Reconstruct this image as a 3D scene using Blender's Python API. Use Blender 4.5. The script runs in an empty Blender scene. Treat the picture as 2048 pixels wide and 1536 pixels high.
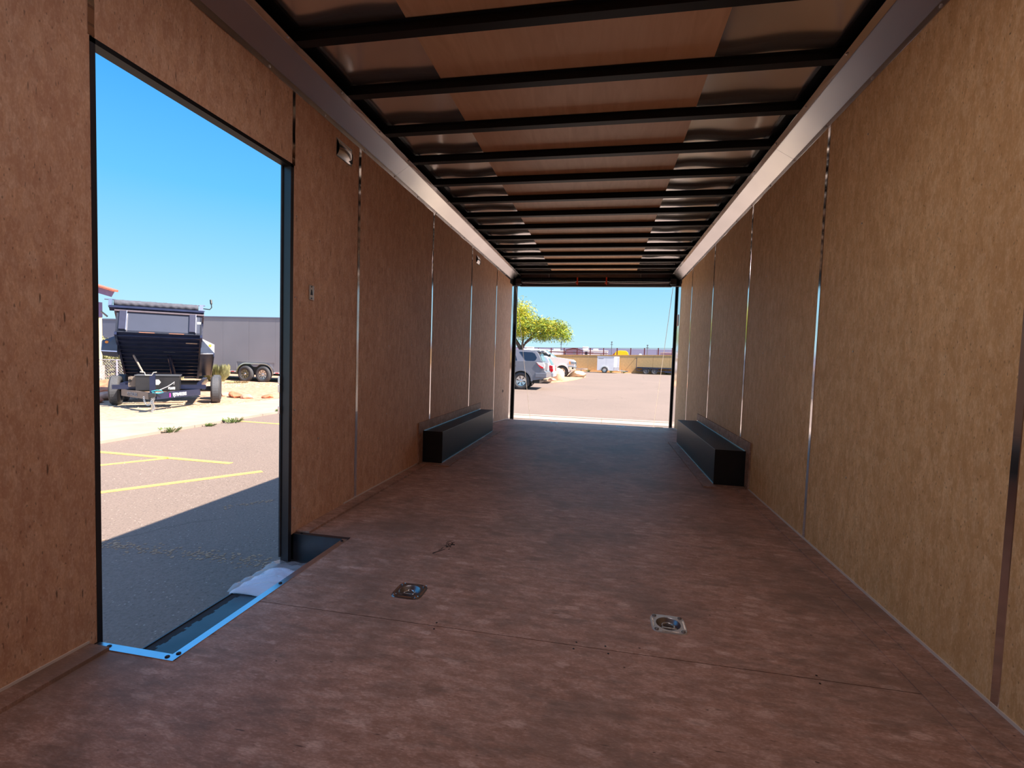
import bpy, bmesh, math, random
from mathutils import Vector, Matrix
random.seed(7)
scn = bpy.context.scene
COL = scn.collection
PI = math.pi

# ------------------------------------------------------------------ camera
YAW, PITCH, ROLL, FPX, CH = -.1861, -.0524, .0320, 967.8, .8708
d_ = Vector((math.sin(YAW)*math.cos(PITCH), math.cos(YAW)*math.cos(PITCH), math.sin(PITCH)))
r_ = Vector((math.cos(YAW), -math.sin(YAW), 0)); u_ = r_.cross(d_)
rr = r_*math.cos(ROLL)+u_*math.sin(ROLL); uu = -r_*math.sin(ROLL)+u_*math.cos(ROLL)
cd = bpy.data.cameras.new('camera'); cam = bpy.data.objects.new('camera', cd); COL.objects.link(cam)
m = Matrix((rr, uu, -d_)).transposed().to_4x4(); m.translation = Vector((0, 0, CH)); cam.matrix_world = m
cd.sensor_width = 36; cd.lens = FPX/2048*36; cd.clip_start = .02; cd.clip_end = 600
scn.camera = cam

# ------------------------------------------------------------------ world, sun, exposure
vs = scn.view_settings
vs.view_transform = 'Standard'; vs.look = 'None'; vs.gamma = 1; vs.use_curve_mapping = False; vs.exposure = .86
scn.cycles.max_bounces = 9; scn.cycles.diffuse_bounces = 8; scn.cycles.glossy_bounces = 4
w = bpy.data.worlds.new('sky'); scn.world = w; w.use_nodes = True
nt = w.node_tree; bg = nt.nodes['Background']
tc = nt.nodes.new('ShaderNodeTexCoord'); sp = nt.nodes.new('ShaderNodeSeparateXYZ'); rp = nt.nodes.new('ShaderNodeValToRGB')
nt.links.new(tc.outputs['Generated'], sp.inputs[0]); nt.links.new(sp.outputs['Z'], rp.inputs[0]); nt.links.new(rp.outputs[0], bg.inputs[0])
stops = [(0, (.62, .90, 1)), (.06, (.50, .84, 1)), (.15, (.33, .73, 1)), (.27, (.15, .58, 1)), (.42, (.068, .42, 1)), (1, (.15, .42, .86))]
el = rp.color_ramp.elements
while len(el) < len(stops): el.new(.5)
for e_, (p_, c_) in zip(el, stops): e_.position = p_; e_.color = (*c_, 1)
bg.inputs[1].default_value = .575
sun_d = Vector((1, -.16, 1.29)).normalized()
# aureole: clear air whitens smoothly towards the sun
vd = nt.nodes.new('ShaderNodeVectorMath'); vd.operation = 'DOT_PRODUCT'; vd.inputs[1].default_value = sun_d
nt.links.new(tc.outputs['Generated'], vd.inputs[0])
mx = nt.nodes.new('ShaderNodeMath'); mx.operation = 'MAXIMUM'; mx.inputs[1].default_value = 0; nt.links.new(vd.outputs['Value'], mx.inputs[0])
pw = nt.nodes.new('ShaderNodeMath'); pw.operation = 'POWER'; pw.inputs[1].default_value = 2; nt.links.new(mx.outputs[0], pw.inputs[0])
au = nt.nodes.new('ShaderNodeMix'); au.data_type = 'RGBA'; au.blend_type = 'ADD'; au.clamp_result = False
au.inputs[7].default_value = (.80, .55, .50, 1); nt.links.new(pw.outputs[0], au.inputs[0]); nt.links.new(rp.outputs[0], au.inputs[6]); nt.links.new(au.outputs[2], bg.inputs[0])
sl = bpy.data.lights.new('sun', 'SUN'); sl.energy = 7.2; sl.color = (1, .87, .72); sl.angle = .0093
so = bpy.data.objects.new('sun', sl); COL.objects.link(so); so.rotation_euler = sun_d.to_track_quat('Z', 'Y').to_euler()
so.location = (8, -3, 12)
FILL_W, FILL_C = 4.6, (1, .86, .88)  # power and colour of the added interior fill lamp

# ------------------------------------------------------------------ materials
def new_mat(name):
    m = bpy.data.materials.new(name); m.use_nodes = True
    return m, m.node_tree, m.node_tree.nodes['Principled BSDF']
def N(nt, t, **kw):
    n = nt.nodes.new(t)
    for k, v in kw.items():
        if k in n.inputs.keys() if isinstance(k, str) else False: n.inputs[k].default_value = v
        else: setattr(n, k, v)
    return n
def ramp(nt, src, stops, interp='LINEAR'):
    r = nt.nodes.new('ShaderNodeValToRGB'); r.color_ramp.interpolation = interp
    el = r.color_ramp.elements
    while len(el) < len(stops): el.new(.5)
    for e, (p, c) in zip(el, stops):
        e.position = p; e.color = (c, c, c, 1) if isinstance(c, (int, float)) else (*c, 1)
    nt.links.new(src, r.inputs[0]); return r.outputs[0]
def mixc(nt, fac, a, b, mode='MIX'):
    x = nt.nodes.new('ShaderNodeMix'); x.data_type = 'RGBA'; x.blend_type = mode
    for i, v in ((0, fac), (6, a), (7, b)):
        if hasattr(v, 'is_linked') or hasattr(v, 'links'): nt.links.new(v, x.inputs[i])
        else: x.inputs[i].default_value = v if i == 0 else (*v, 1)
    return x.outputs[2]
def coords(nt, scale=(1, 1, 1), rot=(0, 0, 0), which='Object'):
    t = nt.nodes.new('ShaderNodeTexCoord'); mp = nt.nodes.new('ShaderNodeMapping')
    mp.inputs['Scale'].default_value = scale; mp.inputs['Rotation'].default_value = rot
    nt.links.new(t.outputs[which], mp.inputs[0]); return mp.outputs[0]
def noise(nt, vec, scale, detail=3, rough=.5, dist=0, out=0):
    n = nt.nodes.new('ShaderNodeTexNoise'); n.inputs['Scale'].default_value = scale; n.inputs['Detail'].default_value = detail
    n.inputs['Roughness'].default_value = rough; n.inputs['Distortion'].default_value = dist
    nt.links.new(vec, n.inputs['Vector']); return n.outputs[out]
def voro(nt, vec, scale, out='Distance', rnd=1):
    n = nt.nodes.new('ShaderNodeTexVoronoi'); n.inputs['Scale'].default_value = scale; n.inputs['Randomness'].default_value = rnd
    nt.links.new(vec, n.inputs['Vector']); return n.outputs[out]
def bump(nt, b, h, strength=.2, dist=.01):
    n = nt.nodes.new('ShaderNodeBump'); n.inputs['Strength'].default_value = strength; n.inputs['Distance'].default_value = dist
    nt.links.new(h, n.inputs['Height']); nt.links.new(n.outputs[0], b.inputs['Normal'])
def mul(nt, a, b):
    n = nt.nodes.new('ShaderNodeMath'); n.operation = 'MULTIPLY'
    for i, v in enumerate((a, b)):
        if isinstance(v, (int, float)): n.inputs[i].default_value = v
        else: nt.links.new(v, n.inputs[i])
    return n.outputs[0]
def mat(name, col, rough=.6, metal=0, var=.12, scale=8, bmp=.1, spec=.5, emit=None):
    m, nt, b = new_mat(name)
    v = coords(nt)
    n = noise(nt, v, scale, 4)
    f = ramp(nt, n, [(.3, 0), (.7, 1)])
    c1 = tuple(max(0, c*(1-var)) for c in col); c2 = tuple(min(1, c*(1+var)) for c in col)
    nt.links.new(mixc(nt, f, c1, c2), b.inputs['Base Color'])
    b.inputs['Roughness'].default_value = rough; b.inputs['Metallic'].default_value = metal
    b.inputs['Specular IOR Level'].default_value = spec
    if bmp: bump(nt, b, n, bmp, .004)
    if emit:
        b.inputs['Emission Color'].default_value = (*emit, 1); b.inputs['Emission Strength'].default_value = 1
    return m

def strand_board(name, base, dark, light, axis, stretch, fleck=.55, rough=.62, fscale=26, dirt=None, spec=.3, flakes=.5, big=0):
    """pressed strand board: ragged overlapping flakes, dark slivers, pits, smudges; axis = normal axis"""
    m, nt, b = new_mat(name)
    def V(s, rot=0, rag=0.0, rs=30):
        r = [0, 0, 0]; r['XYZ'.index(axis)] = rot
        v = coords(nt, s, r)
        if not rag: return v
        n = noise(nt, v, rs, 1, .6, 0, 1)
        a = nt.nodes.new('ShaderNodeVectorMath'); a.operation = 'MULTIPLY_ADD'; a.inputs[1].default_value = (rag,)*3
        nt.links.new(n, a.inputs[0]); nt.links.new(v, a.inputs[2]); return a.outputs[0]
    def bw(c):
        n = nt.nodes.new('ShaderNodeSeparateColor'); nt.links.new(c, n.inputs[0]); return n
    warp = coords(nt)
    a = bw(voro(nt, V(stretch, .35, .03), fscale, 'Color')); c = bw(voro(nt, V(stretch, -.45, .03), fscale*.8, 'Color')); e = bw(voro(nt, V(stretch, 1.2, .02), fscale*1.5, 'Color'))
    col = mixc(nt, mul(nt, ramp(nt, a.outputs[0], [(.35, 0), (1, 1)]), flakes), base, light)
    col = mixc(nt, mul(nt, ramp(nt, c.outputs[1], [(.50, 0), (1, 1)]), flakes), col, dark)
    col = mixc(nt, mul(nt, ramp(nt, e.outputs[2], [(.7, 0), (1, 1)]), flakes*.7), col, light)
    # mid-size mottling and broad tone drift
    n0 = noise(nt, V(stretch, .2), 15, 4, .7)
    col = mixc(nt, ramp(nt, n0, [(.38, .55), (.58, 0)]), col, dark)
    n1 = noise(nt, warp, 2.2, 5, .6)
    col = mixc(nt, ramp(nt, n1, [(.35, .35), (.65, 0)]), col, dark)
    # fine fibre
    n2 = noise(nt, V(stretch, .1), 110, 3, .65)
    col = mixc(nt, ramp(nt, n2, [(.35, .45), (.6, 0)]), col, dark)
    col = mixc(nt, ramp(nt, n2, [(.55, 0), (.72, .35)]), col, light)
    if big:     # occasional long pale strands
        g = nt.nodes.new('ShaderNodeTexVoronoi'); g.inputs['Scale'].default_value = 9; nt.links.new(V((1.2, 2.6, 1), .9, .04), g.inputs['Vector'])
        gk = bw(g.outputs['Color'])
        col = mixc(nt, mul(nt, mul(nt, ramp(nt, gk.outputs[0], [(.80, 0), (.84, 1)]), ramp(nt, g.outputs['Distance'], [(.25, big), (.36, 0)])), ramp(nt, n2, [(.4, .5), (.6, 1)])), col, light)
    # dark slivers and pits with ragged outlines
    blk = tuple(x*.12 for x in dark)
    st2 = tuple(x*(2.2 if x > 1 else .8) for x in stretch)
    for sc_, th0, th1, k0, rot, st_, amt in ((8, .05, .09, .72, .2, st2, fleck), (15, .06, .10, .80, -.5, st2, fleck*.7), (22, .05, .10, .88, 0, tuple(x**.5 for x in stretch), fleck*1.2), (50, .08, .20, .82, .6, stretch, fleck*.7)):
        vs_ = nt.nodes.new('ShaderNodeTexVoronoi'); vs_.inputs['Scale'].default_value = sc_
        nt.links.new(V(st_, rot, .012, 70), vs_.inputs['Vector'])
        k = bw(vs_.outputs['Color'])
        f_ = mul(nt, ramp(nt, vs_.outputs['Distance'], [(th0, 1), (th1, 0)]), ramp(nt, k.outputs[0], [(k0, 0), (k0+.02, 1)]))
        col = mixc(nt, mul(nt, f_, amt), col, blk)
    if dirt:
        n3 = noise(nt, warp, 1.6, 5, .7)
        col = mixc(nt, ramp(nt, n3, [(.48, 0), (.66, .8)]), col, dirt)
        n4 = noise(nt, V(stretch, 0), 6, 4, .75)
        col = mixc(nt, ramp(nt, n4, [(.52, 0), (.68, .7)]), col, dirt)
    nt.links.new(col, b.inputs['Base Color'])
    b.inputs['Roughness'].default_value = rough; b.inputs['Specular IOR Level'].default_value = spec
    bump(nt, b, n2, .18, .003)
    return m

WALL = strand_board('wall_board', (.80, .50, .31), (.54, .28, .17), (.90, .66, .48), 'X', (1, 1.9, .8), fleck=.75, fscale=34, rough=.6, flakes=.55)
WALLR = strand_board('wall_board_warm_light', (.86, .57, .29), (.58, .33, .14), (.94, .73, .45), 'X', (1, 1.9, .8), fleck=.8, fscale=34, rough=.6, flakes=.55)  # same board as the left wall, warmer light put into its colour
FLOOR = strand_board('floor_board', (.58, .35, .265), (.30, .165, .115), (.80, .57, .48), 'Z', (.8, 2.2, 1), fleck=.7, fscale=30, rough=.5, dirt=(.23, .155, .12), spec=.16, flakes=.48, big=.55)
BOARD = strand_board('kick_board', (.46, .27, .18), (.24, .13, .09), (.62, .44, .34), 'Z', (1, 1, 1), fleck=.4, fscale=30, rough=.55, flakes=.6)
def plywood(name):
    m, nt, b = new_mat(name)
    v = coords(nt, (.9, 5, 1), (0, 0, .0)); v2 = coords(nt, (5, .7, 1))
    n = noise(nt, v2, 3.5, 5, .55, 1.2)
    col = mixc(nt, ramp(nt, n, [(.3, 0), (.7, 1)]), (.72, .43, .24), (.84, .55, .34))
    n2 = noise(nt, coords(nt), 1.2, 3)
    col = mixc(nt, ramp(nt, n2, [(.4, .3), (.6, 0)]), col, (.62, .34, .19))
    nt.links.new(col, b.inputs['Base Color']); b.inputs['Roughness'].default_value = .42
    bump(nt, b, n, .05, .002); return m
PLY = plywood('luan_plywood')
def metal(name, col, rough, wav=0, wscale=6, metal=1.0, streak=None):
    m, nt, b = new_mat(name)
    b.inputs['Metallic'].default_value = metal; b.inputs['Roughness'].default_value = rough
    v = coords(nt, streak or (1, 1, 1)); n = noise(nt, v, wscale, 3)
    nt.links.new(mixc(nt, ramp(nt, n, [(.35, 0), (.7, 1)]), tuple(c*.88 for c in col), col), b.inputs['Base Color'])
    if wav: bump(nt, b, n, wav, .02)
    return m
ALU = metal('mill_aluminium', (.80, .78, .78), .24, .06, 5, streak=(1, .6, 1))
ALUS = metal('bright_strip', (.82, .80, .80), .13, .10, 4, streak=(1, 1, 2))
PLATEB = mat('bright_zinc_face', (.62, .62, .60), .38, .55, .06, 30, .02)
STRIP = metal('flat_aluminium_strip', (.86, .84, .84), .11, .01, 3)
ROOF = metal('roof_sheet', (.92, .90, .88), .17, .0, 2, metal=.85)
TRIMB = metal('anodised_trim', (.72, .78, .86), .28, .02, 10)
ZINC = metal('zinc_plate', (.62, .62, .60), .3, .05, 30)
DZINC = metal('zinc_dark', (.30, .30, .31), .35, .05, 30)
CHROME = metal('chrome', (.85, .85, .87), .12)
BLACK = mat('black_paint', (.012, .012, .014), .35, 0, .2, 12, .05)
BLACKS = mat('black_satin', (.022, .022, .026), .32, 0, .1, 12, .03, spec=.6)
BLKW = mat('black_well_box', (.016, .016, .017), .42, 0, .15, 10, .03, spec=.28)
STEP = mat('step_black', (.045, .05, .06), .30, 0, .3, 9, .08, spec=.7)
BOWM = mat('matt_black', (.007, .007, .008), .5, 0, .2, 12, .03, spec=.25)
NAVYB = mat('gloss_navy_black', (.014, .020, .055), .22, 0, .15, 6, .02, spec=.6)
RUBBER = mat('tyre_rubber', (.045, .045, .05), .7, 0, .2, 30, .2)
TREAD = mat('tyre_tread', (.085, .09, .105), .75, 0, .15, 40, .3)
SCREW = metal('screw_head', (.7, .7, .7), .3)
DSCREW = metal('dark_screw', (.06, .06, .07), .4)
ORANGE = mat('orange_clip', (.85, .08, .02), .5, 0, .05)
CAULK = mat('pale_bead', (.70, .62, .56), .5, 0, .05)
REFL = mat('red_reflector', (.45, .07, .03), .3, 0, .05)
AMBER = mat('amber_lens', (.95, .30, .02), .3, 0, .03)
REDL = mat('red_lens', (.65, .01, .02), .25, 0, .03)
WHITE = mat('white_paint', (.72, .73, .78), .4, 0, .03, 3, 0)
WHITE2 = mat('white_plastic', (.75, .74, .72), .45, 0, .03, 3, 0)
GREYT = mat('grey_trailer_skin', (.235, .235, .265), .38, 0, .06, .8, 0)
GREYB = mat('slate_grey_skin', (.13, .15, .22), .45, 0, .06, .8, 0)
SUVG = mat('grey_car_paint', (.19, .195, .23), .3, .2, .06, 3, 0)
SILVER = mat('silver_car_paint', (.55, .56, .60), .3, .4, .05, 3, 0)
GLASSD = mat('dark_car_glass', (.012, .018, .035), .08, 0, .1, 3, 0, spec=.8)
GLASSL = mat('windscreen_glass', (.13, .20, .19), .1, 0, .1, 3, 0, spec=.8)
TARP = mat('tarp_fabric', (.085, .09, .12), .75, 0, .2, 12, .3)
RIMS = metal('alloy_rim', (.72, .72, .74), .3)
YEL = mat('yellow_tarp', (.90, .62, .005), .6, 0, .04, 4, .1)
CREAM = mat('cream_post', (.75, .62, .35), .7, 0, .05)
LILAC = mat('lilac_fascia', (.22, .16, .30), .6, 0, .06)
TILE = mat('red_roof_tile', (.45, .14, .09), .7, 0, .15, 20, .2)
RUST = mat('rust_red_steel', (.13, .025, .03), .6, 0, .15)
MAUVE = mat('mauve_panel', (.32, .22, .30), .7, 0, .1)
HAZEG = mat('blue_grey_cladding', (.24, .26, .42), .7, 0, .03, .3, 0)
PAPER = mat('paper_white', (.72, .76, .90), .45, 0, .08, 20, .2)
HYDR = mat('turquoise_rope', (.05, .45, .55), .6, 0, .1)
MAG = mat('magenta_print', (.6, .04, .35), .5, 0, 0, 3, 0)
LETW = mat('white_print', (.85, .85, .88), .5, 0, 0, 3, 0)
LETG = mat('grey_print', (.25, .25, .28), .5, 0, 0, 3, 0)
def asphalt():
    m, nt, b = new_mat('asphalt')
    v = coords(nt)
    n = noise(nt, v, 55, 5, .7); n0 = noise(nt, v, .35, 4, .6); vo = voro(nt, v, 46, 'Color')
    s = nt.nodes.new('ShaderNodeSeparateColor'); nt.links.new(vo, s.inputs[0])
    vd = voro(nt, v, 46)
    col = mixc(nt, ramp(nt, n, [(.35, 0), (.65, 1)]), (.165, .124, .102), (.265, .205, .175))
    col = mixc(nt, mul(nt, ramp(nt, s.outputs[0], [(.86, 0), (.94, 1)]), ramp(nt, vd, [(.15, .7), (.3, 0)])), col, (.66, .56, .48))
    col = mixc(nt, mul(nt, ramp(nt, s.outputs[1], [(.82, 0), (.9, 1)]), ramp(nt, vd, [(.2, .8), (.35, 0)])), col, (.06, .05, .045))
    col = mixc(nt, ramp(nt, n0, [(.35, .0), (.65, .45)]), col, (.265, .198, .165))
    # cracks, only in some zones
    w2 = noise(nt, v, 1.5, 3, .5, 0, 1)
    a = nt.nodes.new('ShaderNodeVectorMath'); a.operation = 'MULTIPLY_ADD'; a.inputs[1].default_value = (.5, .5, .5)
    nt.links.new(w2, a.inputs[0]); nt.links.new(v, a.inputs[2])
    ve = nt.nodes.new('ShaderNodeTexVoronoi'); ve.feature = 'DISTANCE_TO_EDGE'; ve.inputs['Scale'].default_value = .28; nt.links.new(a.outputs[0], ve.inputs['Vector'])
    col = mixc(nt, mul(nt, ramp(nt, ve.outputs['Distance'], [(.003, .4), (.006, 0)]), ramp(nt, noise(nt, v, .2), [(.5, 0), (.55, 1)])), col, (.10, .075, .06))
    nt.links.new(col, b.inputs['Base Color']); b.inputs['Roughness'].default_value = .9
    bump(nt, b, n, .7, .012); return m
ASPH = asphalt()
CONC = mat('concrete_walk', (.38, .30, .25), .85, 0, .10, 2.5, .2)
CURB = mat('concrete_gutter', (.42, .34, .28), .85, 0, .08, 2.5, .2)
GRAV = mat('desert_gravel', (.44, .27, .18), .95, 0, .35, 9, .8)
SAND = mat('pale_gravel', (.38, .30, .22), .95, 0, .25, 14, .6)
SANDR = mat('island_soil', (.55, .34, .21), .95, 0, .2, 4, .5)
ROCK = mat('red_rock', (.50, .19, .105), .85, 0, .35, 7, .8)
ROCK2 = mat('pink_rock', (.58, .34, .25), .85, 0, .3, 7, .8)
ROCKD = mat('brown_rock', (.20, .12, .11), .9, 0, .4, 12, .9)
BOULD = mat('pale_boulder', (.70, .55, .38), .85, 0, .12, 4, .5)
YLINE = mat('yellow_road_paint', (.80, .52, .12), .8, 0, .15, 30, .1)
WALLT = mat('tan_block', (.56, .36, .165), .9, 0, .08, 6, .2)
CHAIN = mat('chain_wire', (.45, .45, .55), .5, .3, .1)
LEAFY = mat('yellow_green_leaf', (.42, .48, .035), .6, 0, .45, 1.3, 0)
YLEAF = mat('yellow_blossom', (.72, .55, .03), .6, 0, .3, 2, 0)
LEAFG = mat('green_leaf', (.20, .30, .05), .6, 0, .4, 2, 0)
LEAFP = mat('dusty_leaf', (.30, .30, .14), .7, 0, .4, 3, 0)
BARK = mat('bark', (.09, .07, .06), .9, 0, .3, 10, .4)
GRASS = mat('weed_green', (.14, .20, .06), .8, 0, .4, 5, 0)

# ------------------------------------------------------------------ mesh helpers
class MB:
    def __init__(s): s.v = []; s.f = []
    def add(s, vs, fs):
        o = len(s.v); s.v += [tuple(v) for v in vs]; s.f += [tuple(i+o for i in f) for f in fs]; return s
    def box(s, x0, x1, y0, y1, z0, z1):
        return s.add([(x0,y0,z0),(x1,y0,z0),(x1,y1,z0),(x0,y1,z0),(x0,y0,z1),(x1,y0,z1),(x1,y1,z1),(x0,y1,z1)],
              [(0,3,2,1),(4,5,6,7),(0,1,5,4),(1,2,6,5),(2,3,7,6),(3,0,4,7)])
    def prism(s, pts, a0, a1, axis='y'):
        """pts outline (p,q); axis y -> (x,z), x -> (y,z), z -> (x,y)"""
        def P(p, q, a): return {'y': (p, a, q), 'x': (a, p, q), 'z': (p, q, a)}[axis]
        n = len(pts)
        s.add([P(*p, a0) for p in pts]+[P(*p, a1) for p in pts],
              [tuple(range(n))[::-1], tuple(range(n, 2*n))]+[(i, (i+1) % n, n+(i+1) % n, n+i) for i in range(n)])
        return s
    def tube(s, path, r, n=8, caps=True):
        path = [Vector(p) for p in path]; rs = r if isinstance(r, (list, tuple)) else [r]*len(path)
        o = len(s.v); prev = None
        for i, p in enumerate(path):
            t = (path[min(i+1, len(path)-1)]-path[max(i-1, 0)]).normalized()
            if prev is None:
                a = t.orthogonal().normalized()
            else:
                a = (prev-t*prev.dot(t)).normalized()
            prev = a; b = t.cross(a)
            for k in range(n):
                th = 2*PI*k/n; s.v.append(tuple(p+(a*math.cos(th)+b*math.sin(th))*rs[i]))
        for i in range(len(path)-1):
            for k in range(n):
                s.f.append((o+i*n+k, o+i*n+(k+1) % n, o+(i+1)*n+(k+1) % n, o+(i+1)*n+k))
        if caps:
            s.f.append(tuple(o+k for k in range(n))[::-1]); s.f.append(tuple(o+(len(path)-1)*n+k for k in range(n)))
        return s
    def beam(s, a, b, w, h):
        a = Vector(a); b = Vector(b); t = (b-a).normalized(); up = Vector((0, 0, 1))
        if abs(t.z) > .95: up = Vector((0, 1, 0))
        x = t.cross(up).normalized(); u = x.cross(t)
        q = [x*w/2*i+u*h/2*j for i, j in ((-1,-1),(1,-1),(1,1),(-1,1))]
        return s.add([a+k for k in q]+[b+k for k in q], [(3,2,1,0),(4,5,6,7),(0,1,5,4),(1,2,6,5),(2,3,7,6),(3,0,4,7)])
    def lathe(s, prof, axis='x', c=(0, 0, 0), n=24, closed=False, caps=True):
        o = len(s.v); c = Vector(c)
        for r, h in prof:
            for k in range(n):
                th = 2*PI*k/n; a, b = r*math.cos(th), r*math.sin(th)
                s.v.append(tuple(c+Vector({'x': (h, a, b), 'y': (a, h, b), 'z': (a, b, h)}[axis])))
        m_ = len(prof)
        for i in range(m_-1 + (1 if closed else 0)):
            j = (i+1) % m_
            for k in range(n): s.f.append((o+i*n+k, o+i*n+(k+1) % n, o+j*n+(k+1) % n, o+j*n+k))
        if not closed and caps:
            s.f.append(tuple(o+k for k in range(n))); s.f.append(tuple(o+(m_-1)*n+k for k in range(n)))
        return s
def obj(name, mb, mt, parent=None, smooth=False, bev=0, fn=None):
    bm = bmesh.new(); vs_ = [bm.verts.new(v) for v in mb.v]
    for f in mb.f:
        try: bm.faces.new([vs_[i] for i in f])
        except ValueError: pass
    if bev: bmesh.ops.bevel(bm, geom=[e for e in bm.edges], offset=bev, segments=2, profile=.6, affect='EDGES', clamp_overlap=True)
    bmesh.ops.recalc_face_normals(bm, faces=bm.faces)
    if fn:
        for v in bm.verts: v.co = fn(v.co)
    me = bpy.data.meshes.new(name); bm.to_mesh(me); bm.free()
    me.materials.append(mt)
    if smooth:
        for p in me.polygons: p.use_smooth = True
    o = bpy.data.objects.new(name, me); COL.objects.link(o)
    if parent: o.parent = parent
    return o
def tag(o, label=None, cat=None, group=None, kind=None):
    for k, v in (('label', label), ('category', cat), ('group', group), ('kind', kind)):
        if v: o[k] = v
    return o
def thing(name, label, cat, loc=(0, 0, 0), rz=0, group=None):
    o = bpy.data.objects.new(name, None); COL.objects.link(o); o.location = loc; o.rotation_euler = (0, 0, rz)
    o.empty_display_size = .1
    return tag(o, label, cat, group)
def struct(name, label, cat):
    o = thing(name, label, cat); o['kind'] = 'structure'; return o
def share(src, name, parent, loc, rot=None, label=None):
    o = bpy.data.objects.new(name, src.data); COL.objects.link(o); o.parent = parent; o.location = loc
    if rot: o.rotation_euler = rot
    if label: o['label'] = label
    return o
def shade_auto(o):
    for p in o.data.polygons: p.use_smooth = True

XL, XR, WT = -1.429, 1.031, .036
H1, H2, HB = 2.077, 2.135, 2.14
YF, YB = -2.05, 7.45            # front (behind the camera) and rear of the trailer body
DY0, DY1, DT = 1.138, 2.028, 1.720   # side door opening
SEAMS = [.205+1.2225*k for k in range(-2, 6)]      # -2.24 .. 6.3
def gz(y): return -.67+.0093*y

# ------------------------------------------------------------------ floor
fl = struct('floor', 'worn reddish strand board trailer floor', 'floor')
CUT = -1.147
PLATES = [(-.670, 1.650), (.247, 1.648), (-.690, 7.10), (.270, 7.10)]
def drop(c): return Vector((c.x, c.y, c.z-max(0, c.y-6.28)*.070))      # floor dips towards the rear sill
def board(x0, x1, y0, y1):
    hs = [(px, py) for px, py in PLATES if y0 < py < y1]; h_ = .044
    if not hs: return obj('floor_board', MB().box(x0, x1, y0, y1, -.019, 0), FLOOR, fl, fn=drop)
    xs = sorted({x0, x1, *(px+d for px, _ in hs for d in (-h_, h_))}); yq = sorted({y0, y1, *(round(py, 2)+d for _, py in hs for d in (-h_, h_))})
    q = MB(); nx_, ny_ = len(xs), len(yq)
    for z in (0, -.019): q.v += [(x, y, z) for y in yq for x in xs]
    T = nx_*ny_; cells = set()
    for j in range(ny_-1):
        for i in range(nx_-1):
            cx, cy = (xs[i]+xs[i+1])/2, (yq[j]+yq[j+1])/2
            if not any(abs(cx-px) < h_ and abs(cy-py) < h_ for px, py in hs): cells.add((i, j))
    id_ = lambda i, j: j*nx_+i
    for i, j in cells:
        a, b, c, d = id_(i, j), id_(i+1, j), id_(i+1, j+1), id_(i, j+1)
        q.f += [(a, b, c, d), (d+T, c+T, b+T, a+T)]
        for (di, dj), (p, r) in (((0, -1), (a, b)), ((1, 0), (b, c)), ((0, 1), (c, d)), ((-1, 0), (d, a))):
            if (i+di, j+dj) not in cells: q.f.append((p, r, r+T, p+T))
    return obj('floor_board', q, FLOOR, fl, fn=drop)
def fpanel(y0, y1, x0, x1): return board(x0, x1, y0+.0012, y1-.0012)
ys = [YF]+[1.454-1.2*k for k in (2, 1, 0)][0:]+[2.65, 3.86, 5.07, 6.28, YB]
ys = sorted(set(round(v, 3) for v in ys if v >= YF))
for a, b in zip(ys[:-1], ys[1:]):
    segs = [(a, b)]
    if a < DY0 < b or a < DY1+.037 < b or (a > DY0 and b < DY1):
        parts = sorted({a, b, *(v for v in (1.112, 2.065) if a < v < b)})
        for c, e in zip(parts[:-1], parts[1:]):
            mid = (c+e)/2
            if 1.112 < mid < 2.065: board(CUT, XR, c+(.0012 if c == a else 0), e-(.0012 if e == b else 0))
            else: board(XL, XR, c+(.0012 if c == a else 0), e-(.0012 if e == b else 0))
    else: fpanel(a, b, XL, XR)
obj('subframe', MB().box(XL-WT, XR+WT, 2.07, 6.3, -.16, -.021).box(XL-WT, XR+WT, 6.3, YB, -.20, -.105).box(XL-WT, XR+WT, YF, 1.105, -.16, -.021).box(CUT+.01, XR+WT, 1.105, 2.07, -.16, -.021), BLACK, fl)
# kick strips lying along the walls
for a, b in ((YF, 1.110), (2.068, 3.60)):
    obj('edge_strip', MB().box(XL+.001, -1.357, a, b, .0, .011), FLOOR, fl)
obj('edge_strip', MB().box(XL+.001, -1.375, 5.60, 6.28, .0, .008).box(XL+.001, -1.375, 6.28, YB-.05, .0, .008), FLOOR, fl, fn=drop)
obj('edge_strip', MB().box(.955, XR-.001, YF, 3.60, .0, .006), FLOOR, fl)
obj('edge_strip', MB().box(.975, XR-.001, 5.60, 6.28, .0, .006).box(.975, XR-.001, 6.28, YB-.05, .0, .006), FLOOR, fl, fn=drop)
obj('edge_strip', MB().box(.88, .955, YF, 2.0, .0, .003), FLOOR, fl)
for x in (XL, XR):
    s = 1 if x < 0 else -1
    for a, b in (((YF, 1.11), (2.50, 3.60), (5.6, 6.28), (6.28, YB-.1)) if s > 0 else ((YF, 3.63), (5.52, 6.28), (6.28, YB-.25))):
        obj('wall_foot_channel', MB().box(min(x, x+s*.004), max(x, x+s*.004), a, b, .011 if s > 0 else .006, .018 if s > 0 else .015), CAULK, fl, fn=drop)
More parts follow.
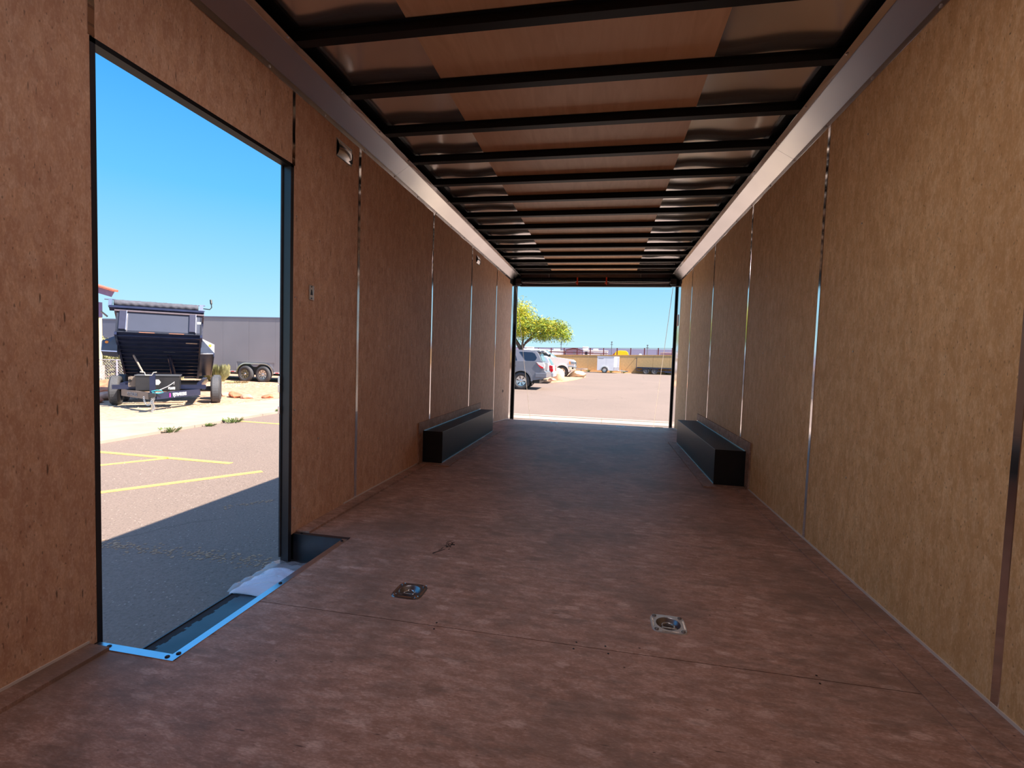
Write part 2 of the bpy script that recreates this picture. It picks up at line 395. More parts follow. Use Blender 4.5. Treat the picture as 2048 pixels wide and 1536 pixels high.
# black scuff marks and nail heads on the floor
sc = MB()
def at_floor(x, y, w, l, a):
    ca, sa = math.cos(a), math.sin(a)
    P = [(x+ca*i*l-sa*j*w, y+sa*i*l+ca*j*w, 0.0003) for i, j in ((-1,-.6),(1,-.3),(1,.7),(-1,1))]
    sc.add(P+[(p[0], p[1], .0009) for p in P], [(0,1,2,3),(4,5,6,7),(0,1,5,4),(1,2,6,5),(2,3,7,6),(3,0,4,7)])
at_floor(-.69, 2.03, .004, .035, 1.0)
for i in range(26): at_floor(-.665+random.gauss(0, .013), 2.11+random.gauss(0, .025), .003, random.uniform(.003, .01), random.random()*3)
o = obj('scuff_mark', sc, BLACK, fl); o['label'] = 'black rubber scuff on the boards'
pa = Vector((-.256, 1.454, 0)); q = MB()
for x in (-.05, .05, -.5, .62):
    for dy in (.018, -.018): q.lathe([(.0032, .0002), (.0032, .0008)], 'z', (x+random.uniform(-.01, .01), 1.454+dy, 0), 8)
obj('nail_head', q, DSCREW, fl)

# ------------------------------------------------------------------ recessed tie-down plates in the floor
def plate(x, y, s, lab):
    t = thing('tie_down_plate', lab, 'tie-down plate', (x, y, -max(0, y-6.28)*.07), 0, None)
    h = .057
    # frame with round dish hole
    n = 32; mb = MB()
    def sq(k):
        th = 2*PI*k/n; c, s_ = math.cos(th), math.sin(th); e = 5
        r = h/((abs(c)**e+abs(s_)**e)**(1/e)); return (r*c, r*s_)
    rings = [([sq(k) for k in range(n)], 0), ([(p[0]*.97, p[1]*.97) for p in (sq(k) for k in range(n))], .003)]
    prof = [(.040, .0035), (.038, .002), (.034, -.008), (.026, -.0145), (.0, -.0148)]
    vs_ = []; fs = []
    for ring, z in rings: vs_ += [(p[0], p[1], z) for p in ring]
    for r, z in prof[:-1]: vs_ += [(r*math.cos(2*PI*k/n), r*math.sin(2*PI*k/n), z) for k in range(n)]
    L = len(rings)+len(prof)-1
    for i in range(L-1):
        for k in range(n): fs.append((i*n+k, i*n+(k+1) % n, (i+1)*n+(k+1) % n, (i+1)*n+k))
    fs.append(tuple((L-1)*n+k for k in range(n)))
    mb.add(vs_, fs)
    fr = MB(); fr.v = list(mb.v[:3*n]); fr.f = [f for f in mb.f if max(f) < 3*n]
    ds = MB(); ds.v = list(mb.v); ds.f = [f for f in mb.f if max(f) >= 3*n]
    obj('face_plate', fr, PLATEB if s else DZINC, t); o = obj('dish', ds, DZINC, t, True)
    b = [obj('pressed_ridge', MB().box(*r), CHROME, t) for r in ((-.052, -.048, -.026, .026, .0028, .0042), (.048, .052, -.026, .026, .0028, .0042), (-.026, .026, -.052, -.048, .0028, .0042))]
    for i in (-1, 1):
        for j in (-1, 1): obj('bolt_head', MB().lathe([(.007, .0028), (.007, .006), (.004, .0075)], 'z', (i*.042, j*.042, 0), 10), CHROME if not s else DZINC, t)
    rg = [(.020*math.cos(a), .020*math.sin(a)-.004, -.004) for a in [PI*k/10 for k in range(-2, 13)]]
    obj('ring', MB().tube(rg+[rg[0]], .0035, 8), CHROME if not s else ZINC, t, True)
    obj('ring_bracket', MB().box(-.024, .024, -.030, -.022, -.008, .003), ZINC if s else DZINC, t, bev=.001)
    obj('recess_cap', MB().lathe([(.0145, -.0142), (.0145, -.0125), (.008, -.012)], 'z', (0, -.003, 0), 16), BLACK, t)
    return t
plate(-.670, 1.650, 0, 'steel recessed tie-down plate in floor nearest the side door, dull finish')
plate(.247, 1.648, 1, 'bright zinc recessed tie-down plate in floor toward right wall, foreground')
plate(-.690, 7.10, 0, 'left tie-down plate beside the rear opening sill, bluish glint')
plate(.270, 7.10, 1, 'right tie-down plate beside the rear opening sill, bluish glint')

# ------------------------------------------------------------------ walls
def wall_panels(w_, x, side, seams, door):
    s = 1 if side == 'l' else -1
    xo = x-s*.009
    def pn(y0, y1, z0, z1): 
        return obj('wall_board', MB().box(min(x, xo), max(x, xo), y0, y1, z0, z1), WALL, w_)
    ed = [YF]+[v for v in seams if YF+.1 < v < YB-.1]+[YB-.03]
    for a, b in zip(ed[:-1], ed[1:]):
        g = .004
        if door and a < DY0-.05 and b > DY0:    # split round the doorway
            pn(a+g, DY0, 0, H1+.02)
            pn(DY0, b-g, DT, H1+.02)
        elif door and a >= DY0 and b <= DY1+.01: pn(a+g, b-g, DT, H1+.02)
        else: pn(a+g, b-g, 0, H1+.02)
    return ed
wl = struct('wall_left', 'left interior wall of brown strand board with side doorway', 'wall')
wr = struct('wall_right', 'right interior wall of brown strand board, unbroken', 'wall')
ls = [-1.05, .0, DY0, DY1, 2.633, 3.866, 5.064, 6.285]
def pnl(y0, y1, z0, z1):
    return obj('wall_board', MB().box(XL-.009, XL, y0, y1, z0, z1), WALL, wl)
pnl(YF, -.098, 0, H1+.02); pnl(-.09, DY0, 0, H1+.02); pnl(DY0+.004, DY1-.004, DT, H1+.02)
for a, b in ((DY1, 2.629), (2.637, 3.862), (3.870, 5.060), (5.068, 6.281), (6.289, 7.34)): pnl(a+(.004 if a == DY1 else 0), b, 0 if b < 7 else -.08, H1+.02)
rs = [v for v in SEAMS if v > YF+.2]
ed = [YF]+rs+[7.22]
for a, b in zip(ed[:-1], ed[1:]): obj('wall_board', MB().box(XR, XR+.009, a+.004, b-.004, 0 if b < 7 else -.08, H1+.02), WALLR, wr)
def seam(w_, x, y, z0, z1, wd=.026):
    s = 1 if x < 0 else -1
    n = 44; mb = MB(); vs_ = []; fs = []
    ph = random.random()*6
    pf_ = ((-wd/2, -.001), (-wd/2+.001, .0016), (wd/2-.001, .0016), (wd/2, -.001)); m_ = len(pf_)
    for i in range(n+1):
        z = z0+(z1-z0)*i/n; e = .0010*math.sin(z*9+ph); k_ = .0007 if z > 1.75 else .00012
        for k, (dy, dx) in enumerate(pf_):
            vs_.append((x+s*(dx+.0006+(k_*math.sin(z*46+ph) if 0 < k < m_-1 else 0)), y+dy+e*.4, z))
    for i in range(n):
        for k in range(m_-1): fs.append((i*m_+k, i*m_+k+1, (i+1)*m_+k+1, (i+1)*m_+k))
    mb.add(vs_, fs)
    return obj('seam_strip', mb, STRIP, w_)
for y in rs: seam(wr, XR, y, .013 if not 3.6 < y < 5.6 else .34, H1-.004)
for y in (-.094, 2.633, 3.866, 5.064, 6.285): seam(wl, XL, y, .017 if not 3.6 < y < 5.6 else .34, H1-.004)
seam(wl, XL, DY1, DT, H1-.004, .020); seam(wl, XL, DY0, DT+.005, H1-.004, .020)
# screws in the boards
def screws(w_, x, ys, zs, mt=SCREW):
    s = 1 if x < 0 else -1
    src = None
    for y in ys:
        for z in zs:
            yy = y+random.uniform(-.01, .01); zz = z+random.uniform(-.03, .03)
            if src is None:
                src = obj('screw_head', MB().lathe([(.0042, 0), (.0042, .001), (.002, .0018)], 'x', (0, 0, 0), 8), mt, w_); src.location = (x+s*.0003, yy, zz)
            else: share(src, 'screw_head', w_, (x+s*.0003, yy, zz))
            o = COL.objects[-1]
            if s < 0: o.rotation_euler = (0, 0, PI)
screws(wl, XL, [2.25, 3.05, 3.45, 4.28, 4.68, 5.5, 5.9], [.45, .95, 1.45, 1.85])
screws(wr, XR, [2.27, 3.07, 3.47, 4.3, 4.7, 5.5, 5.95], [.4, .95, 1.45, 1.85])
screws(wl, XL, [2.055], [.12, .6, 1.1, 1.5])
# outer skins
obj('outer_skin', MB().box(XL-WT, XL-.03, YF, DY0-.012, -.16, 2.30).box(XL-WT, XL-.03, DY1+.012, YB, -.16, 2.30).box(XL-WT, XL-.03, DY0-.012, DY1+.012, DT+.012, 2.30), BLACKS, wl)
obj('wall_post', MB().box(XL-.03, XL-.010, YF, 1.10, 0, .02).box(XL-.03, XL-.010, YF, YB, H1+.02, H1+.06), BLACK, wl)
obj('outer_skin', MB().box(XR+.03, XR+WT, YF, YB, -.16, 2.30), BLACKS, wr)
wf = struct('wall_front', 'white lined front wall of the trailer behind the viewpoint', 'wall')
obj('wall_board', MB().box(XL-WT, XR+WT, YF-.03, YF, -.16, 2.30), WALL, wf)
# small round hole left wall near the rear; dark recess ring
o = obj('drain_grommet', MB().lathe([(.022, 0), (.022, .004), (.014, .005), (.014, -.004)], 'x', (XL+.0005, 6.88, .395), 16), BLACK, wl)

# ------------------------------------------------------------------ aluminium cove trims
def cove(x, name, lab):
    s = 1 if x < 0 else -1
    t = struct(name, lab, 'cove trim'); c = .10
    joints = [YF, -.58, 3.11, 6.30, YB-.05]
    joints[1] = -.58
    def q(dx, z): return (x+s*dx, z)
    for a, b in zip(joints[:-1], joints[1:]):
        mb = MB(); n = 24
        prof = [(.0035, H1-.030), (.0035, H1-.002), (.007, H1), (c-.003, H2), (c, H2+.001), (c+.032, H2+.002), (c+.032, H2+.0035), (c, H2+.003), (.003, H1+.004), (.001, H1-.030)]
        vs_ = []; fs = []; m_ = len(prof)
        for i in range(n+1):
            y = a+.0008+(b-a-.0016)*i/n
            for j, (dx, z) in enumerate(prof):
                wv = .0016*math.sin(y*7+j)+.0009*math.sin(y*19)
                vs_.append((x+s*dx, y, z+(wv if j in (0, 5) else 0)))
        for i in range(n):
            for j in range(m_): fs.append((i*m_+j, i*m_+(j+1) % m_, (i+1)*m_+(j+1) % m_, (i+1)*m_+j))
        mb.add(vs_, fs); obj('trim_length', mb, ALU, t)
    src = obj('trim_screw', MB().lathe([(.006, 0), (.006, .002), (.0025, .004)], 'z', (0, 0, 0), 8), SCREW, t)
    k = 0
    y = 1.05
    src.location = (x+s*(c+.022), y, H2+.0015); src.rotation_euler = (PI, 0, 0)
    while y < YB-.15:
        y += .41; share(src, 'trim_screw', t, (x+s*(c+.022), y-.06, H2+.0015), (PI, 0, 0))
        share(src, 'trim_screw', t, (x+s*.0036, y-.06+.05, H1-.017), (0, s*PI/2, 0))
    return t
cove(XL, 'trim_1', 'satin aluminium cove trim along the left wall top')
cove(XR, 'trim_2', 'satin aluminium cove trim along the right wall top')

# ------------------------------------------------------------------ ceiling: bows, plywood strip, sheet metal
ce = struct('ceiling', 'trailer ceiling of black roof bows, plywood centre strip and shiny sheet metal', 'ceiling')
PX0, PX1 = -.812, .408
BOWS = [1.845+.4105*k for k in range(-9, 14)]
bow = None
for y in BOWS:
    if bow is None:
        w2 = .0225
        mb = MB().prism([(-w2, 0), (w2, 0), (w2, .034), (w2+.012, .036), (w2+.012, .039), (-w2-.012, .039), (-w2-.012, .036), (-w2, .034)], XL+.115, XR-.115, 'x')
        bow = obj('roof_bow', mb, BOWM, ce); bow.location = (0, y+w2, HB)
    else: share(bow, 'roof_bow', ce, (0, y+w2, HB))
# plywood pieces
yy = [YF, -.62, 1.845+.4105*1+.0225, 1.845+.4105*7+.0225, YB-.02]
for a, b in zip(yy[:-1], yy[1:]): obj('plywood_sheet', MB().box(PX0, PX1, a+.001, b-.001, 2.181, 2.187), PLY, ce)
# wavy sheet metal either side
def sheet(x0, x1, seed, nm):
    rnd = random.Random(seed); nx = 26; bays = len(BOWS)+1
    ys_ = []; edges = [YF]+[b+.0225 for b in BOWS if YF < b < YB]+[YB]
    mb = MB(); vs_ = []; fs = []; rows = []
    for bi, (a, b) in enumerate(zip(edges[:-1], edges[1:])):
        for k in range(9): rows.append((a+(b-a)*k/9, bi, k/9))
    rows.append((edges[-1], len(edges)-2, 1.))
    amps = [(rnd.uniform(.003, .010), rnd.uniform(2.5, 4.5), rnd.uniform(0, 6)) for _ in edges]
    bamp = [(rnd.uniform(.002, .006), rnd.uniform(4, 8), rnd.uniform(0, 6)) for _ in range(len(edges)+1)]
    for y, bi, t in rows:
        for i in range(nx+1):
            u = i/nx; x = x0+(x1-x0)*u
            env = math.sin(PI*u)**.5 if 0 < u < 1 else 0
            a0 = bamp[bi]; a1 = bamp[bi+1]
            h0 = a0[0]*math.sin(u*a0[1]+a0[2]); h1 = a1[0]*math.sin(u*a1[1]+a1[2])
            ed_ = h0*(1-t)+h1*t
            bulge = amps[bi][0]*math.sin(PI*t)*(.6+.4*math.sin(u*amps[bi][1]+amps[bi][2]))
            vs_.append((x, y, 2.196+env*(ed_+.6*bulge)))
    W_ = nx+1
    for j in range(len(rows)-1):
        for i in range(nx): fs.append((j*W_+i, j*W_+i+1, (j+1)*W_+i+1, (j+1)*W_+i))
    mb.add(vs_, fs)
    return obj('roof_sheet', mb, ROOF, ce, True)
sheet(XL+.09, PX0+.004, 3, 'l'); sheet(PX1-.004, XR-.09, 8, 'r')
obj('roof_sheet', MB().box(PX0-.01, PX1+.01, YF, YB, 2.2, 2.203), ROOF, ce)
for x0_, x1_ in ((XL-.03, XL+.155), (XR-.155, XR+.03)): obj('dark_edge_rail', MB().box(x0_, x1_, YF, YB, 2.182, 2.25), BOWM, ce)  # added black rail stands in for the dark reflection along the sheet edge
obj('roof_skin', MB().box(XL-WT, XR+WT, YF-.03, YB+.02, 2.255, 2.31), BLACKS, ce)

# added fill lamp on the centre strip, out of view, to brighten the interior
def fill_lamp(y, lab):
    t = thing('added_fill_lamp', lab, 'lamp', ((PX0+PX1)/2, y, 2.181))
    obj('fill_lamp_base', MB().box(-.17, .17, -.15, .15, -.022, 0), WHITE2, t, bev=.006)
    e = mat('fill_lamp_lens', (.9, .85, .8), .4, emit=(1, .80, .70)); e.node_tree.nodes['Principled BSDF'].inputs['Emission Strength'].default_value = 1
    obj('fill_lamp_lens', MB().box(-.15, .15, -.13, .13, -.032, -.022), e, t, bev=.004)
    l = bpy.data.lights.new('fill_lamp_light', 'AREA'); l.shape = 'SQUARE'; l.size = .25; l.energy = FILL_W; l.color = FILL_C
    o = bpy.data.objects.new('fill_lamp_light', l); COL.objects.link(o); o.parent = t; o.location = (0, 0, -.036)
fill_lamp(1.252, 'added unseen square fill lamp on the plywood strip beside the side doorway')

# ------------------------------------------------------------------ side doorway and its step tray
d1 = struct('door_1', 'open side doorway with black frame, step tray and aluminium sill', 'doorway')
obj('door_jamb', MB().box(XL-WT-.003, XL+.0015, DY1-.020, DY1+.002, -.13, DT+.002), BLACKS, d1)
obj('door_jamb', MB().box(XL-WT-.003, XL+.0015, DY0-.004, DY0+.011, -.13, DT+.002), BLACKS, d1)
obj('door_head', MB().box(XL-WT-.003, XL+.0015, DY0-.004, DY1+.002, DT-.012, DT+.003), BOWM, d1)
obj('door_seal', MB().box(XL-WT-.008, XL-WT-.001, DY1-.028, DY1-.018, -.10, DT-.01).box(XL-WT-.008, XL-WT-.001, DY0+.009, DY0+.015, -.10, DT-.01), RUBBER, d1)
for z in (.88, .98, 1.02): obj('hinge', MB().box(XL-WT-.012, XL-WT-.002, DY1-.034, DY1-.020, z-.3, z-.265), CHROME, d1, bev=.001)
tr = obj('step_tray', MB().box(XL-WT, CUT, 1.112, 2.065, -.140, -.135).box(CUT-.003, CUT, 1.112, 2.065, -.14, -.003).box(XL-.01, CUT, 1.112, 1.115, -.14, -.003)
         .box(XL-.01, CUT, 2.062, 2.065, -.14, -.003).box(XL-WT-.004, XL-WT+.001, DY0, DY1, -.16, -.130), STEP, d1)
obj('sill_trim', MB().box(CUT-.022, CUT+.004, 1.112, 2.066, -.001, .0022).box(CUT-.022, CUT-.020, 1.112, 2.04, -.012, -.001), TRIMB, d1)
obj('sill_trim', MB().box(XL+.010, CUT+.004, 1.108, 1.134, -.0005, .0026).box(XL+.01, CUT-.02, 1.132, 1.134, -.012, -.0005), TRIMB, d1)
obj('sill_trim', MB().box(XL+.001, CUT+.004, 2.044, 2.068, -.0005, .0028), BLACKS, d1)
for p in ((-1.172, 1.120), (-1.155, 1.140), (-1.372, 1.122), (-1.158, 1.585), (-1.158, 2.02), (-1.39, 2.055)):
    obj('sill_screw', MB().lathe([(.0065, .002), (.0065, .0045), (.003, .0065)], 'z', (*p, 0), 10), DSCREW, d1)
# dried dirt along the outer lip of the tray
q = MB()
for i in range(60):
    y = 1.16+.85*i/60; wd = .02+.02*random.random()
    q.box(XL-WT+.001, XL-WT+wd, y, y+.0148, -.1352, -.1346)
obj('dirt_film', q, mat('dried_dirt', (.03, .028, .03), .9, 0, .3), d1)

# plastic bag of folded papers lying in the step tray
bgt = thing('document_bag', 'clear plastic bag of folded white papers lying in the side door step tray', 'bag', (-1.35, 1.855, -.135))
mb = MB(); vs_ = []; fs = []; nx, ny = 14, 20
for side_ in (0, 1):
    for j in range(ny+1):
        for i in range(nx+1):
            u, v_ = i/nx, j/ny
            ed_ = min(u, 1-u, v_, 1-v_)
            th = .004+.020*min(1, ed_*6)
            z = th+.004*math.sin(u*9+v_*5)+.003*math.sin(v_*23+u*3) if side_ else .001
            vs_.append((-.128+.256*u, -.155+.245*v_+.01*math.sin(u*5), z))
for s_ in (0, 1):
    o_ = s_*(nx+1)*(ny+1)
    for j in range(ny):
        for i in range(nx): fs.append((o_+j*(nx+1)+i, o_+j*(nx+1)+i+1, o_+(j+1)*(nx+1)+i+1, o_+(j+1)*(nx+1)+i))
per = [i for i in range(nx+1)]+[j*(nx+1)+nx for j in range(1, ny+1)]+[ny*(nx+1)+i for i in range(nx-1, -1, -1)]+[j*(nx+1) for j in range(ny-1, 0, -1)]
K = (nx+1)*(ny+1)
for a, b in zip(per, per[1:]+per[:1]): fs.append((a, b, b+K, a+K))
mb.add(vs_, fs); obj('paper_stack', mb, PAPER, bgt, True)
m_, nt_, b_ = new_mat('clear_film'); b_.inputs['Base Color'].default_value = (.85, .88, .95, 1); b_.inputs['Roughness'].default_value = .08
b_.inputs['Alpha'].default_value = .35; bump(nt_, b_, noise(nt_, coords(nt_), 40, 3), .5, .01)
mb = MB(); vs_ = []; fs = []
for j in range(25):
    for i in range(17):
        u, v_ = i/16, j/24
        z = .032+.004*math.sin(u*13+v_*8)+.003*math.sin(v_*31-u*7) if v_ < .78 else .032-.02*((v_-.78)/.22)+.003*math.sin(u*25)
        if min(u, 1-u, v_) < .03: z = .012
        vs_.append((-.134+.268*u, -.160+.325*v_, z))
for j in range(24):
    for i in range(16): fs.append((j*17+i, j*17+i+1, (j+1)*17+i+1, (j+1)*17+i))
mb.add(vs_, fs); o = obj('plastic_sleeve', mb, m_, bgt, True); o['label'] = 'clear crinkled plastic sleeve'

# ------------------------------------------------------------------ wheel boxes
def wheelbox(sd, y0, y1, w_, lab):
    x = XL if sd > 0 else XR; h = .262
    t = thing('wheel_box', lab, 'wheel box', (x, y0, 0))
    X = lambda a, b: (min(sd*a, sd*b), max(sd*a, sd*b))
    obj('box_shell', MB().box(*X(.002, w_), 0, y1-y0, .001, h), BLKW, t, bev=.003)
    L = y1-y0
    obj('wall_flange', MB().box(*X(.001, .010), -.10, L+.03, h+.003, h+.075), BOARD, t)
    obj('wall_flange', MB().box(*X(.001, .010), -.10, -.012, .012, h+.003), BOARD, t)
    obj('floor_flange', MB().box(*X(w_+.002, w_+.085), -.085, L+.035, .0005, .009), BOARD, t)
    obj('floor_flange', MB().box(*X(.01, w_+.002), -.085, -.012, .0005, .009), BOARD, t)
    obj('edge_bead', MB().box(*X(.010, .015), -.004, L+.002, h+.000, h+.005), ALUS, t)
    obj('edge_bead', MB().box(*X(w_-.001, w_+.003), -.004, L+.002, .009, .014), ALUS, t)
    return t
wheelbox(1, 3.715, 5.54, .172, 'black metal wheel box on the floor against left wall')
wheelbox(-1, 3.690, 5.51, .215, 'black metal wheel box on the floor against right wall')

# ------------------------------------------------------------------ wall fittings
def vent(y, z, lab, k=1.0):
    t = thing('wall_vent', lab, 'vent', (XL+.0005, y, z))
    mb = MB(); n = 12; vs_ = []; fs = []
    h, w2 = .043*k, .075*k
    for j in range(n+1):
        u = j/n
        for i in range(7):
            v_ = i/6; dx = .001+.024*math.sin(PI*v_)**.8*math.sin(PI*min(1, .15+u*.85))**.5 if 0 < v_ < 1 else .001
            vs_.append((dx, -w2+2*w2*u, -h+2*h*v_))
    for j in range(n):
        for i in range(6): fs.append((j*7+i, j*7+i+1, (j+1)*7+i+1, (j+1)*7+i))
    mb.add(vs_, fs); obj('vent_hood', mb, ALU, t, True)
    obj('vent_backplate', MB().box(0, .002, -w2-.004, w2+.004, -h-.004, h+.004), ZINC, t)
    for i in range(3): obj('louvre', MB().box(.004, .012, w2-.035+i*.012, w2-.029+i*.012, -h*.8, h*.4), BLACKS, t)
vent(2.46, 1.955, 'silver louvred vent high on left wall just past doorway')
vent(5.30, 1.955, 'small silver vent high on left wall toward the rear', .95)
t = thing('latch_plate', 'small silver catch plate on left wall beside the doorway', 'plate', (XL+.0005, 2.170, 1.163))
obj('plate_body', MB().box(0, .004, -.020, .020, -.036, .036), ALU, t, bev=.003)
obj('key_slot', MB().prism([(-.008, -.012), (.009, -.012), (.002, .014), (-.003, .014)], .0035, .0052, 'x'), BLACK, t)
for z in (-.028, .028): obj('plate_screw', MB().lathe([(.004, .004), (.003, .0055)], 'x', (0, 0, z), 8), DSCREW, t)

# ------------------------------------------------------------------ rear ramp doorway
d2 = struct('door_2', 'open rear ramp doorway with black posts and header beam', 'doorway')
for sx, x in ((1, XL), (-1, XR)):
    X = lambda a, b: (min(x+sx*a, x+sx*b), max(x+sx*a, x+sx*b))
    yw = 7.34 if sx > 0 else 7.22; pw_ = .030 if sx > 0 else .024
    ln = obj('corner_lining', MB().box(*X(.0, .003), yw+.002, YB+(.16 if sx > 0 else .14), -.08, 2.0), STRIP, d2); ln['label'] = 'polished aluminium lining'
    ye_ = YB+(.16 if sx > 0 else .14)
    obj('rear_post', MB().box(*X(-.03, pw_), ye_, ye_+.06, -.20, 2.04), BOWM, d2)
    obj('corner_gusset', MB().box(*X(-.03, .30), YB+.008, YB+.07, 2.122, 2.30), BOWM, d2)
    obj('corner_gusset', MB().prism([(x+sx*.0, 2.0), (x+sx*.11, 2.0), (x+sx*.11, 2.13), (x, 2.13)], YB-.05, YB+.06, 'y'), BOWM, d2)
    obj('corner_gusset', MB().box(*X(-.03, .004), 7.18, YB+.35, 2.001, 2.30), BOWM, d2)
    obj('hinge_box', MB().box(*X(.05, .135), YB-.10, YB+.0, 2.012, 2.095), BLACKS, d2, bev=.004)
obj('header_beam', MB().box(XL+.10, XR-.10, YB-.01, YB+.07, 1.995, 2.010), BOWM, d2)
obj('header_beam', MB().box(XL+.10, XR-.10, YB-.02, YB+.07, 2.054, 2.122), BOWM, d2)
obj('header_panel', MB().box(XL+.10, XR-.10, YB-.004, YB+.05, 2.002, 2.30), mat('mauve_steel', (.20, .16, .17), .22, .7, .1), d2)
for x in (XL+.55, XR-.55): obj('panel_joint', MB().box(x-.005, x+.005, YB-.008, YB-.004, 2.122, 2.22), ALU, d2)
obj('spring_bar', MB().tube([(XL+.12, YB-.055, 2.070), (XR-.12, YB-.055, 2.070)], .017, 10), NAVYB, d2)
for a, b in ((XL+.15, -.47), (.02, XR-.15)):
    path = []; n = 150
    for i in range(n*4):
        u = i/(n*4-1); th = u*n/3*2*PI; path.append((a+(b-a)*u, YB-.055+.024*math.cos(th), 2.070+.024*math.sin(th)))
    obj('coil_spring', MB().tube(path, .004, 4), BLACKS, d2)
    obj('lift_cable', MB().tube([(a, YB-.085, 2.036), (a+(b-a)*.3, YB-.085, 2.030), ((a+b)/2, YB-.085, 2.027), (b, YB-.085, 2.040)], .004, 6), STRIP, d2)
for x in (-.442, -.014):
    obj('spring_clip', MB().box(x-.009, x+.011, YB-.11, YB-.096, 2.035, 2.112).box(x-.022, x+.013, YB-.112, YB-.094, 2.025, 2.04), ORANGE, d2)
    obj('clip_lever', MB().beam((x-.006, YB-.103, 2.035), (x+.004, YB-.103, 2.003), .008, .008), ORANGE, d2)
rf = obj('reflector_strip', MB().box(XR-.008, XR-.003, YB-.13, YB-.01, 1.42, 1.58), REFL, d2); rf['label'] = 'red reflector'
# ramp door lying open behind, with its lift cables
rmp = thing('ramp_door', 'rear ramp door lowered to the ground behind the sill', 'ramp', (0, YB+.02, 0))
obj('ramp_panel', MB().prism([(.02, -.09), (.02, -.14), (1.80, gz(8.7)+.0), (1.86, gz(8.7)+.008), (1.84, gz(8.7)+.05)], XL+.05, XR-.08, 'x'), mat('new_plywood', (.80, .64, .46), .6, 0, .08, 5, .1), rmp)
for x, xe in ((-1.385, -1.33), (.945, .93)):
    obj('lift_cable', MB().tube([(x, -.03, 1.98), (xe, 1.78, gz(8.7)+.08)], .0035, 6), ZINC, rmp)
for x in (-.9, -.1, .6): obj('ramp_hinge', MB().tube([(x-.09, .0, -.105), (x+.09, .0, -.105)], .010, 8), TRIMB, rmp)
yb_ = thing('yellow_sill_tab', 'small yellow tab on the rear sill at right post', 'tab', (.85, YB-.02, -.0819))
obj('tab_plate', MB().box(-.06, .05, -.01, .01, .0, .006), YEL, yb_, bev=.002)
obj('tab_fold', MB().box(-.06, .05, .01, .014, .0, .003), YEL, yb_)

# ================================================================== OUTSIDE
def slope(c): return Vector((c.x, c.y, c.z+.0093*c.y))
def grid(x0, x1, y0, y1, z, nx=1, ny=1, dz=.0):
    mb = MB(); vs_ = [(x0+(x1-x0)*i/nx, y0+(y1-y0)*j/ny, z+.0093*(y0+(y1-y0)*j/ny)) for j in range(ny+1) for i in range(nx+1)]
    mb.add(vs_, [(j*(nx+1)+i, j*(nx+1)+i+1, (j+1)*(nx+1)+i+1, (j+1)*(nx+1)+i) for j in range(ny) for i in range(nx)])
    return mb
gr = struct('ground', 'sunlit pinkish asphalt yard around the trailer', 'ground')
obj('asphalt_surface', grid(-60, 60, -25, 52.5, -.67, 4, 4), ASPH, gr)
obj('far_ground', MB().box(-260, 260, 52.5, 300, -.9, -.182), SANDR, gr)
def slab(x0, x1, y0, y1, h, mt, name, parent, z0=-.02):
    return obj(name, MB().box(x0, x1, y0, y1, -.67+z0, -.67+h), mt, parent, fn=slope)
# painted bay lines
def line(a, b, wd, name='painted_line'):
    a = Vector(a); b = Vector(b); t = (b-a).normalized(); n_ = Vector((-t.y, t.x))*wd/2
    mb = MB().add([(a+n_).to_tuple()+(.001,), (a-n_).to_tuple()+(.001,), (b-n_).to_tuple()+(.001,), (b+n_).to_tuple()+(.001,)], [(0, 1, 2, 3)])
    mb.add([(v[0], v[1], .004) for v in mb.v[:4]], [(0, 1, 2, 3)]); mb.f += [(0, 1, 5, 4), (1, 2, 6, 5), (2, 3, 7, 6), (3, 0, 4, 7)]
    return obj(name, mb, YLINE, gr, fn=lambda c: Vector((c.x, c.y, c.z-.67+.0093*c.y)))
line((-7.2, 5.53), (-4.75, 5.49), .085)
line((-7.3, 3.25), (-5.72, 5.50), .075)
line((-5.75, 3.02), (-4.10, 5.25), .085)
line((-7.25, 8.66), (-4.9, 8.57), .085)
wln = MB()
def faded(p0, p1, n, mt, nm, wd):
    q = MB()
    for i in range(n):
        u = random.random(); x = p0[0]+(p1[0]-p0[0])*u+random.gauss(0, wd); y = p0[1]+(p1[1]-p0[1])*u+random.gauss(0, wd)
        r = random.uniform(.004, .015); a = random.random()*3
        P = [(x+r*math.cos(a+k*PI/2)*random.uniform(.6, 1.4), y+r*math.sin(a+k*PI/2)*random.uniform(.6, 1.4)) for k in range(4)]
        q.add([(p[0], p[1], -.6688+.0093*p[1]) for p in P]+[(p[0], p[1], -.6675+.0093*p[1]) for p in P], [(0,1,2,3),(4,5,6,7),(0,1,5,4),(1,2,6,5),(2,3,7,6),(3,0,4,7)])
    o = obj(nm, q, mt, gr); o['kind'] = 'stuff'
RUSTP = mat('worn_ochre_paint', (.42, .27, .17), .9, 0, .2, 20, .1)
faded((-3.9, 2.98), (-2.1, 3.02), 330, RUSTP, 'worn_paint_flecks', .045)
faded((-3.5, 3.95), (-2.2, 5.4), 220, RUSTP, 'worn_paint_flecks', .03)
# loose grit
q = MB()
for i in range(1500):
    x = -1.7-6*random.random()**1.3; y = random.uniform(.8, 7.5); r = random.uniform(.002, .006)
    z = -.67+.0093*y
    q.add([(x+r, y, z), (x, y+r, z), (x-r, y, z), (x, y-r, z), (x, y, z+r)], [(0, 1, 4), (1, 2, 4), (2, 3, 4), (3, 0, 4)])
o = obj('loose_grit', q, mat('grit', (.40, .32, .27), .9, 0, .5, 40), gr); o['kind'] = 'stuff'
